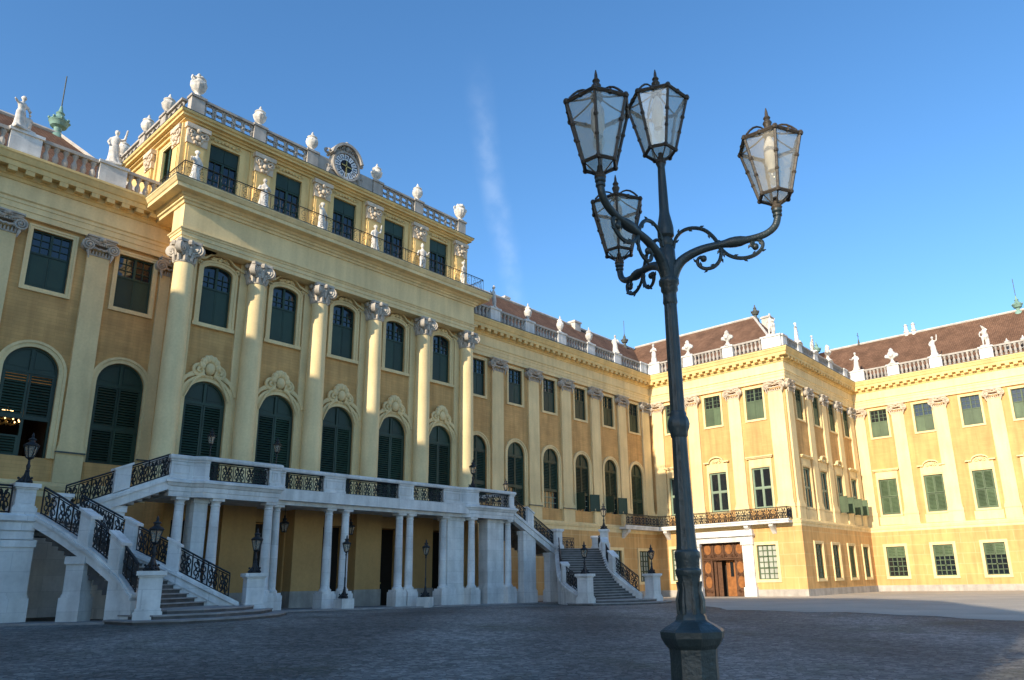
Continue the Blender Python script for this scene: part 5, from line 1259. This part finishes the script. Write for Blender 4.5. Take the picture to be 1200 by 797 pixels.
pos = [(22.35, 32.65, G(22.3, 32.6)+.55, 'slim black post lamp on a white block before the second column pair'), (27.6, 32.65, G(27.6, 32.6)+.55, 'slim black post lamp on a white block right of the third column pair'),
       (16.45, 36.0, 4.62, 'post lamp on the terrace before the first arched door from the left'), (20.0, 36.0, 4.62, 'post lamp on the terrace before the second arched door from the left'), (37.9, 36.3, 4.05, 'lamp standing beside the upper right flight before an arched window')]
for i, (x, y, z, lb) in enumerate(pos):
    if i == 0: pl_.location = (x, y, z); pl_['label'] = lb
    else: dup(pl_, (x, y, z), .5*i, lb, 'slender post lamps at the terrace')
hl = thing('hanging_lantern', 'dark lantern hanging under the terrace in the second bay from the left', 'lantern', (20.45, 35.5, 4.1), 'lanterns hanging under the terrace', local=True)
mb = MB(); mb.tube([(0, 0, 0), (0, 0, -.5)], .015, 5); mb.build('chain', M['iron'], hl)
small_lantern(hl, -1.35, 1.0)
dup(hl, (24.5, 35.5, 4.1), .3, 'dark lantern hanging under the terrace in the third bay from the left', 'lanterns hanging under the terrace')
# chandelier inside the open left window
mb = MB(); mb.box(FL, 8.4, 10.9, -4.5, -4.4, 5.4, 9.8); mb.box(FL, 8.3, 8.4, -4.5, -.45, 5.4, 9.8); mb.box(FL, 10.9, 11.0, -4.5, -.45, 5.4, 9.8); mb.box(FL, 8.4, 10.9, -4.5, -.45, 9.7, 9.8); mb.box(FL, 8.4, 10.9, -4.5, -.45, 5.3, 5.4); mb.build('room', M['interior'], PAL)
ch = thing('chandelier', 'lit candle chandelier glowing inside the leftmost arched window', 'chandelier', (9.15, yL+.75, 8.6), local=True)
mb = MB(); mb.lathe((0, 0, -.9), [(.02, 0), (.09, .05), (.05, .2), (.12, .3), (.04, .45), (.02, .9)], 10)
for R, z in ((.52, -.75), (.36, -.5), (.2, -.28)):
    for i in range(10):
        a = 2*PI*i/10; mb.tube([(0, 0, z-.1), (R*.6*math.cos(a), R*.6*math.sin(a), z-.16), (R*math.cos(a), R*math.sin(a), z)], .012, 4)
mb.build('frame', M['gold'], ch)
mb = MB()
for R, z in ((.52, -.75), (.36, -.5), (.2, -.28)):
    for i in range(10): a = 2*PI*i/10; mb.ball((R*math.cos(a), R*math.sin(a), z+.05), .03, 6, sz=1.5)
mb.build('candle_bulb', M['bulb'], ch)

# ------------------------------------------------------------------ statues, urns and trophies
def remesh(mb, name, vox=.035, m='statue'):
    me = bpy.data.meshes.new('tmp'); me.from_pydata([tuple(v) for v in mb.v], [], mb.f)
    o = bpy.data.objects.new('tmp', me); COL.objects.link(o)
    md = o.modifiers.new('r', 'REMESH'); md.mode = 'VOXEL'; md.voxel_size = vox
    sm_ = o.modifiers.new('s', 'SMOOTH'); sm_.factor = .5; sm_.iterations = 2
    dg = bpy.context.evaluated_depsgraph_get(); r = bpy.data.meshes.new_from_object(o.evaluated_get(dg))
    bpy.data.objects.remove(o); r.name = name; r.materials.clear(); r.materials.append(M[m])
    r.polygons.foreach_set('use_smooth', [True]*len(r.polygons)); return r
def figure(mb, o=(0, 0, 0), h=2.0, arms=((.3, .1, .95), (-.32, .12, 1.05)), lean=.05, robe=True, seed=0, turn=0., prop=None, hel=False):
    s = h/2.0; rnd = random.Random(seed); ph = rnd.random()*6
    def T(x, y, z): c, q = math.cos(turn), math.sin(turn); return (o[0]+(x*c-y*q)*s, o[1]+(x*q+y*c)*s, o[2]+z*s)
    fold = lambda a, z: 1+(.13*math.sin(7*a+ph+z*3)+.06*math.sin(13*a-z*5))*max(0, 1-z/1.25)
    if robe:
        prof = [(.33, 0), (.34, .06), (.29, .3), (.25, .6), (.245, .85), (.23, 1.0), (.18, 1.12), (.215, 1.32), (.22, 1.44), (.16, 1.55), (.075, 1.6), (.07, 1.7)]
        b = MB(); b.lathe((0, 0, 0), prof, 24, sy=.72, fn=fold)
        b.v = [T(x+lean*math.sin(z*1.6), y, z) for x, y, z in b.v]; mb.add(b.v, b.f)
    else:
        for sg in (-1, 1):
            mb.tube([T(sg*.14, sg*.08, 0), T(sg*.13, sg*.05, .12), T(sg*.12+.02, sg*.09, .5), T(sg*.1, 0, .95)], [.1*s, .07*s, .1*s, .14*s], 10)
            mb.tube([T(sg*.14, sg*.08, .04), T(sg*.14, sg*.08-.2, .03)], [.08*s, .05*s], 8)
        b = MB(); b.lathe((0, 0, 0), [(.1, .72), (.23, .78), (.22, .95), (.17, 1.1), (.22, 1.32), (.225, 1.44), (.15, 1.55), (.07, 1.6), (.07, 1.7)], 20, sy=.7)
        b.v = [T(x+lean*math.sin(z*1.6), y, z) for x, y, z in b.v]; mb.add(b.v, b.f)
        mb.tube([T(.2, .1, 1.45), T(.25, .18, 1.0), T(.22, .2, .5), T(.2, .18, .05)], [.08*s, .14*s, .15*s, .12*s], 8)
    lx = lean*math.sin(1.7*1.6)
    mb.ball(T(lx, -.01, 1.83), .125*s, 14, sz=1.2); mb.ball(T(lx, -.13, 1.81), .03*s, 6); mb.ball(T(lx, .06, 1.87), .12*s, 10)
    if hel: mb.ball(T(lx, .02, 1.95), .1*s, 8, sz=1.5)
    for sg, (ex, ey, ez) in zip((1, -1), arms):
        sh = (sg*.22+lx*.7, 0, 1.45); el = (sg*.36+lx*.5, -.03, 1.18 if ez < 1.5 else 1.5)
        mb.tube([T(*sh), T(*el), T(ex, -ey, ez)], [.085*s, .07*s, .05*s], 9); mb.ball(T(ex, -ey, ez), .065*s, 8)
    if prop == 'spear': mb.tube([T(arms[0][0], -arms[0][1], 0), T(arms[0][0], -arms[0][1], 2.35)], .025*s, 6)
    if prop == 'shield': mb.ball(T(-.4, -.1, .5), .3*s, 14, sz=1.3, sy=.3)
    if prop == 'child': figure(mb, T(.38, -.05, 0), h*.55, ((.2, .1, 1.4), (-.2, .1, 1.0)), -.04, False, 5)
    if prop == 'trunk': mb.tube([T(.28, .15, 0), T(.3, .15, .6), T(.24, .12, .95)], [.14*s, .11*s, .08*s], 8)
def plinth(mb, w=.38, h=.14): mb.box(W, -w, w, -w*.85, w*.85, 0, h)
SM = {}
def mkstat(key, **k):
    mb = MB(); plinth(mb); figure(mb, (0, 0, .13), **k); SM[key] = remesh(mb, 'statue', .04)
mkstat('hip', arms=((.25, .14, .98), (-.48, .2, 1.25)), seed=1)
mkstat('raise', arms=((.42, .05, 2.05), (-.3, .15, 1.0)), seed=2, lean=-.06)
mkstat('spear', arms=((.5, .1, 1.4), (-.34, .1, 1.02)), seed=3, robe=False, prop='spear', hel=True)
mkstat('nude', arms=((-.08, .1, 2.0), (-.3, .06, .95)), seed=4, robe=False, prop='trunk', lean=.07)
mkstat('drape', arms=((.12, .22, 1.3), (-.1, .24, 1.15)), seed=6, lean=.03)
mb = MB(); plinth(mb, .5); figure(mb, (-.1, 0, .13), 2.0, ((.35, .1, 1.2), (-.5, .15, 1.5)), -.05, True, 8, prop='child'); SM['group'] = remesh(mb, 'statue', .045)
mb = MB(); plinth(mb, .5); figure(mb, (-.1, 0, .13), 1.7, ((.45, .1, 1.6), (-.4, .15, 1.0)), .1, False, 9, prop='shield'); figure(mb, (.3, .1, .13), 1.3, ((.3, .1, 1.3), (-.3, .1, 1.0)), -.1, True, 11); SM['pair'] = remesh(mb, 'statue', .045)
def trophy():
    mb = MB(); mb.lathe((0, 0, 0), [(.42, 0), (.42, .12), (.3, .16), (.2, .34), (.12, .5), (.16, .6), (.24, .75), (.28, .95), (.22, 1.15), (.2, 1.3), (.17, 1.5), (.1, 1.65), (.06, 1.8)], 14)
    for sg in (-1, 1):
        mb.tube([(sg*.1, 0, .7), (sg*.3, 0, .85), (sg*.46, -.03, .95), (sg*.6, -.02, 1.1)], [.15, .19, .2, .1], 9); mb.ball((sg*.5, -.05, .9), .2, 10); mb.tube([(sg*.12, 0, .6), (sg*.4, .05, 1.3)], .05, 6); mb.ball((sg*.2, -.1, 1.2), .16, 9)
    mb.ball((0, -.05, 1.45), .24, 12, sz=1.2); mb.ball((0, -.2, .95), .22, 10); return remesh(mb, 'trophy', .045)
SM['trophy'] = trophy()
def urn(lid=True, seed=0):
    mb = MB(); fn = lambda a, z: 1+.05*math.sin(9*a)*(1 if .45 < z < 1.0 else 0)
    pr_ = [(.36, 0), (.36, .1), (.26, .14), (.15, .22), (.13, .3), (.2, .36), (.34, .5), (.46, .72), (.5, .92), (.46, 1.06), (.36, 1.14), (.33, 1.22), (.42, 1.28), (.42, 1.32)]
    if lid: pr_ += [(.34, 1.38), (.2, 1.5), (.1, 1.58), (.12, 1.64), (.07, 1.78), (.03, 1.9)]
    else: pr_ += [(.3, 1.3), (.2, 1.25)]
    mb.lathe((0, 0, 0), pr_, 20, fn=fn)
    for i in range(6):
        a = 2*PI*i/6+seed; mb.ball((.44*math.cos(a), .44*math.sin(a), .98), .1, 8); b = a+PI/6; mb.tube([(.45*math.cos(a), .45*math.sin(a), .98), (.46*math.cos(b), .46*math.sin(b), .84), (.45*math.cos(a+PI/3), .45*math.sin(a+PI/3), .98)], .06, 6)
    if not lid:
        for sg in (0, PI):
            a = sg+.4; mb.tube([(.36*math.cos(a), .36*math.sin(a), 1.22), (.56*math.cos(a), .56*math.sin(a), 1.3), (.6*math.cos(a), .6*math.sin(a), 1.12), (.48*math.cos(a), .48*math.sin(a), .9)], [.06, .07, .07, .05], 7)
    if not lid:
        for i in range(9): a = 2*PI*i/9; mb.ball((.27*math.cos(a), .27*math.sin(a), 1.38+.08*math.sin(i*2.3)), .13, 8)
        mb.ball((0, 0, 1.45), .22, 8)
    return remesh(mb, 'urn', .04)
SM['urn'] = urn(); SM['urnopen'] = urn(False)
def place(key, name, x, y, z, rz, s, label, cat, group):
    me = SM[key]; o = bpy.data.objects.new(name, me); COL.objects.link(o); o.location = (x, y, z); o.rotation_euler = (0, 0, rz); o.scale = s if isinstance(s, tuple) else (s, s, s)
    return tag(o, label, cat, group)
GU = 'stone urns along the attic parapet'
names_u = ['bulky white stone urn on the left front corner of the attic parapet', 'lidded stone urn on the attic front, second pedestal from the left corner', 'lidded stone urn on the attic parapet just left of the clock',
           'lidded stone urn on the attic parapet just right of the clock', 'stone urn on the attic front, second pedestal from the right corner', 'white stone urn with raised handles at the right front corner of the attic']
for i, p in enumerate(vx): place('urnopen' if i in (0, 5) else 'urn', 'urn', p, yT-.12, ZV-.01, .5*i, .78 if 0 < i < 5 else .92, names_u[i], 'urn', GU)
for y, s in zip(sy, ('nearest the front corner', 'in the middle of the row', 'farthest back')): place('urn', 'urn', 14.55-.12, y, ZV-.01, y, .8, 'stone urn on the attic left side parapet, '+s, 'urn', GU)
GB = 'small statues behind the attic railing'
nm = ['at the left front corner', 'left of the second attic window', 'left of the clock window', 'right of the clock window', 'left of the last attic window', 'at the right front corner']
for i, p in enumerate(tx): place(('hip', 'drape', 'group', 'raise', 'spear', 'nude')[i], 'statue', p-.05, yT-.62, 21.5, (.3, -.2, .4, 0, -.3, .5)[i], 1.0, 'small white statue behind the iron railing '+nm[i], 'statue', GB)
for p in tx: mb = MB(); mb.box(FT, p-.43, p+.33, .32, .92, 20.7, 20.9); mb.box(FT, p-.37, p+.27, .36, .88, 20.9, 21.42); mb.box(FT, p-.42, p+.32, .33, .91, 21.42, 21.5); mb.build('pedestal', M['stone'], PAL)
GR = 'white stone figures along the roof balustrade'
ZB = 22.2
place('group', 'statue', 7.5, 40.55, ZB, .3, .95, 'white stone trophy figure on the balustrade at the far left edge', 'statue', GR)
place('raise', 'statue', 11.75, 40.55, ZB, -.3, 1.05, 'white standing statue on the left balustrade beside the attic corner', 'statue', GR)
lab = [('spear', 41.2, 'slender white statue on the balustrade beside the right end of the central block'), ('urn', 45.5, 'stone urn on the right wing balustrade nearest the central block'), ('urn', 49.95, 'stone urn on the right wing balustrade left of the roof chimney'), ('urn', 54.35, 'stone urn on the right wing balustrade right of the roof chimney'), ('hip', 58.8, 'white robed statue on the right wing balustrade just left of the roof finial')]
for k, x, l in lab: place(k, 'urn' if k == 'urn' else 'statue', x, 40.75, ZB, x, (.7, .7, .92) if k == 'urn' else .95, l, 'urn' if k == 'urn' else 'statue', GR)
for k, y, l in (('drape', 39.9, 'robed white statue in the inner corner left of the street lamp pole'), ('trophy', 35.75, 'white stone trophy right beside the street lamp pole on the pavilion balustrade'), ('trophy', 31.28, 'white stone trophy on the pavilion balustrade before the large brown roof'), ('spear', 26.75, 'tall white statue on the outer corner of the pavilion balustrade')):
    place(k, 'trophy' if k == 'trophy' else 'statue', xB-.2, y, ZB, -PI/2, 1.05 if k != 'trophy' else .95, l, 'trophy' if k == 'trophy' else 'statue', GR)
for k, x, l in (('group', 68.75, 'white statue group on the shaded return balustrade, nearest the corner'), ('pair', 72.9, 'white statue group on the shaded return balustrade, middle one'), ('trophy', 77.0, 'white trophy on the shaded return balustrade, farthest one')):
    place(k, 'statue' if k != 'trophy' else 'trophy', x, yC-.2, ZB, .2, 1.05, l, 'statue' if k != 'trophy' else 'trophy', GR)
for k, y, l in (('hip', 25.0, 'white statue in the inner corner where the far right wing begins'), ('trophy', 21.15, 'white stone trophy with spreading arms on the far right wing'), ('raise', 16.9, 'white statue with raised arm on the far right wing balustrade'), ('nude', 12.2, 'white statue with an arm over its head on the far right wing'), ('urn', 10.4, 'small white urn on the far right wing, second from the picture edge'), ('urn', 9.0, 'white urn cut off by the right edge of the picture')):
    nm_ = {'trophy': 'trophy', 'urn': 'urn'}.get(k, 'statue')
    place(k, nm_, xD-.2+(.9 if k == 'urn' else 0), y, ZB if k != 'urn' else 21.6, -PI/2, .7 if k == 'urn' else 1.05, l, nm_, GR)
# copper roof finials
def finial(x, y, z, s, label, rod=True):
    t = thing('roof_finial', label, 'finial', (x, y, z), 'finials on the roof ridges', local=True)
    mb = MB(); mb.lathe((0, 0, 0), [(.5*s, -.3*s), (.42*s, .1*s), (.2*s, .35*s), (.22*s, .6*s), (.42*s, .7*s), (.5*s, .95*s), (.55*s, 1.0*s), (.5*s, 1.1*s), (.3*s, 1.3*s), (.18*s, 1.5*s), (.24*s, 1.6*s), (.12*s, 1.75*s), (.06*s, 2.1*s)], 12)
    for i in range(8): a = 2*PI*i/8; mb.ball((.52*s*math.cos(a), .52*s*math.sin(a), 1.12*s), .09*s, 6)
    mb.build('urn', M['copper'] if s > .8 else M['lead'], t, smooth=True)
    if rod: mb = MB(); mb.tube([(0, 0, 2*s), (.0, 0, 4.2*s)], .035, 5); mb.build('rod', M['lead'], t)
finial(10.3, 46.4, 25.9, 1.0, 'green copper finial with a lightning rod on the left roof hip')
finial(69.0, 46.5, 26.6, .79, 'dark lantern shaped finial where the right wing roof meets the pavilion roof', True)
finial(71.2, 31.0, 26.7, .8, 'dark finial at the near end of the pavilion ridge', False)
finial(100.5, 35.2, 29.9, 1.1, 'dark finial far back between the statues of the shaded return', False)
finial(89.5, 9.5, 26.8, .95, 'green copper finial with a lightning rod on the far right ridge')
mb = MB(); mb.tube([(0, 0, 0), (0, 0, 1.6)], .04, 5); mb.tube([(-.5, 0, 1.2), (.3, 0, 1.2)], .025, 4); mb.lathe((0, 0, 0), [(.2, 0), (.12, .4), (.04, .8)], 8)
o = mb.build('weather_vane', M['lead'], None, off=(0, 0, 0)); o.location = (89.5, 26.2, 27.0); tag(o, 'thin dark weather vane on the ridge above the far inner corner', 'weather vane')

# ------------------------------------------------------------------ sky, sun, camera
EL, AZ = math.radians(19.75), math.radians(5.0)
to_sun = Vector((-math.cos(EL)*math.cos(AZ), -math.cos(EL)*math.sin(AZ), math.sin(EL)))
sd = bpy.data.lights.new('sun', 'SUN'); sd.energy = 3.6; sd.angle = math.radians(.53); sd.color = (1, .87, .68)
so = bpy.data.objects.new('sun', sd); COL.objects.link(so); so.rotation_euler = (-to_sun).to_track_quat('-Z', 'Y').to_euler(); so.location = (0, 0, 60)
w = bpy.data.worlds.new('World'); S.world = w; w.use_nodes = True
nt = w.node_tree; N = nt.nodes; L = nt.links; bg_ = N['Background']
sky = N.new('ShaderNodeTexSky'); sky.sky_type = 'NISHITA'; sky.sun_disc = False; sky.sun_elevation = EL
sky.sun_rotation = math.atan2(to_sun.x, to_sun.y); sky.altitude = 200; sky.air_density = 1.0; sky.dust_density = .5; sky.ozone_density = 3.0
bg_.inputs['Strength'].default_value = .15
hs = N.new('ShaderNodeHueSaturation'); hs.inputs['Saturation'].default_value = 1.17; L.new(sky.outputs[0], hs.inputs['Color'])
# a faint old vapour trail: a thin band of cloud high up in the sky
R2 = Vector((0.65249523, -0.7575434, -0.01944136)); U2 = Vector((-0.18208507, -0.18163581, 0.96636094)); FW = Vector((0.7355916, 0.62700592, 0.25645384)); FL_, CX_, CY_ = 859.4779, 640.2923, 453.378
def ray(u, v): return (FW+R2*((u-CX_)/FL_)-U2*((v-CY_)/FL_)).normalized()
d0, d1 = ray(556, 80), ray(600, 350); nrm = d0.cross(d1).normalized(); ax = (d1-d0).normalized(); mid = (d0+d1).normalized(); half = (d1-d0).length/2
tc = N.new('ShaderNodeTexCoord')
def dot(v):
    n = N.new('ShaderNodeVectorMath'); n.operation = 'DOT_PRODUCT'; n.inputs[1].default_value = v; L.new(tc.outputs['Generated'], n.inputs[0]); return n.outputs['Value']
def mth(op, a, b=None):
    n = N.new('ShaderNodeMath'); n.operation = op
    for i, q in enumerate((a, b)):
        if q is None: continue
        if isinstance(q, (int, float)): n.inputs[i].default_value = q
        else: L.new(q, n.inputs[i])
    n.use_clamp = False; return n.outputs[0]
def mrange(x, a, b, c, d):
    n = N.new('ShaderNodeMapRange'); n.interpolation_type = 'SMOOTHSTEP'
    for k, q in zip(('From Min', 'From Max', 'To Min', 'To Max'), (a, b, c, d)): n.inputs[k].default_value = q
    L.new(x, n.inputs['Value']); return n.outputs[0]
nz = N.new('ShaderNodeTexNoise'); nz.inputs['Scale'].default_value = 9; nz.inputs['Detail'].default_value = 6; L.new(tc.outputs['Generated'], nz.inputs['Vector'])
wob = mth('MULTIPLY', mth('SUBTRACT', nz.outputs['Fac'], .5), .02)
band = mrange(mth('ABSOLUTE', mth('ADD', dot(nrm), wob)), .0, .022, 1, 0)
along = mth('MULTIPLY', mrange(dot(ax), -half-.03, -half+.12, 0, 1), mrange(dot(ax), half-.02, half+.05, 1, 0))
front_ = mrange(dot(mid), .6, .8, 0, 1)
nz2 = N.new('ShaderNodeTexNoise'); nz2.inputs['Scale'].default_value = 38; nz2.inputs['Detail'].default_value = 5; L.new(tc.outputs['Generated'], nz2.inputs['Vector'])
fac = mth('MULTIPLY', mth('MULTIPLY', band, along), mth('MULTIPLY', front_, mrange(nz2.outputs['Fac'], .3, .72, .03, .11)))
mx_ = N.new('ShaderNodeMixRGB'); L.new(fac, mx_.inputs[0]); L.new(hs.outputs[0], mx_.inputs[1]); mx_.inputs[2].default_value = (5.2, 5.6, 6.0, 1)
L.new(mx_.outputs[0], bg_.inputs['Color'])

cd = bpy.data.cameras.new('camera'); cam = bpy.data.objects.new('camera', cd); COL.objects.link(cam); S.camera = cam
mw_ = Matrix((R2, U2, -FW)).transposed().to_4x4(); cam.matrix_world = mw_
cd.sensor_width = 36; cd.lens = FL_/1200*36; cd.shift_x = (600-CX_)/1200; cd.shift_y = (CY_-398.5)/1200
cd.clip_start = .1; cd.clip_end = 5000
S.view_settings.view_transform = 'Standard'; S.view_settings.look = 'None'; S.view_settings.gamma = 1.; S.view_settings.use_curve_mapping = False
S.view_settings.exposure = .86
S.cycles.max_bounces = 8; S.cycles.transparent_max_bounces = 12
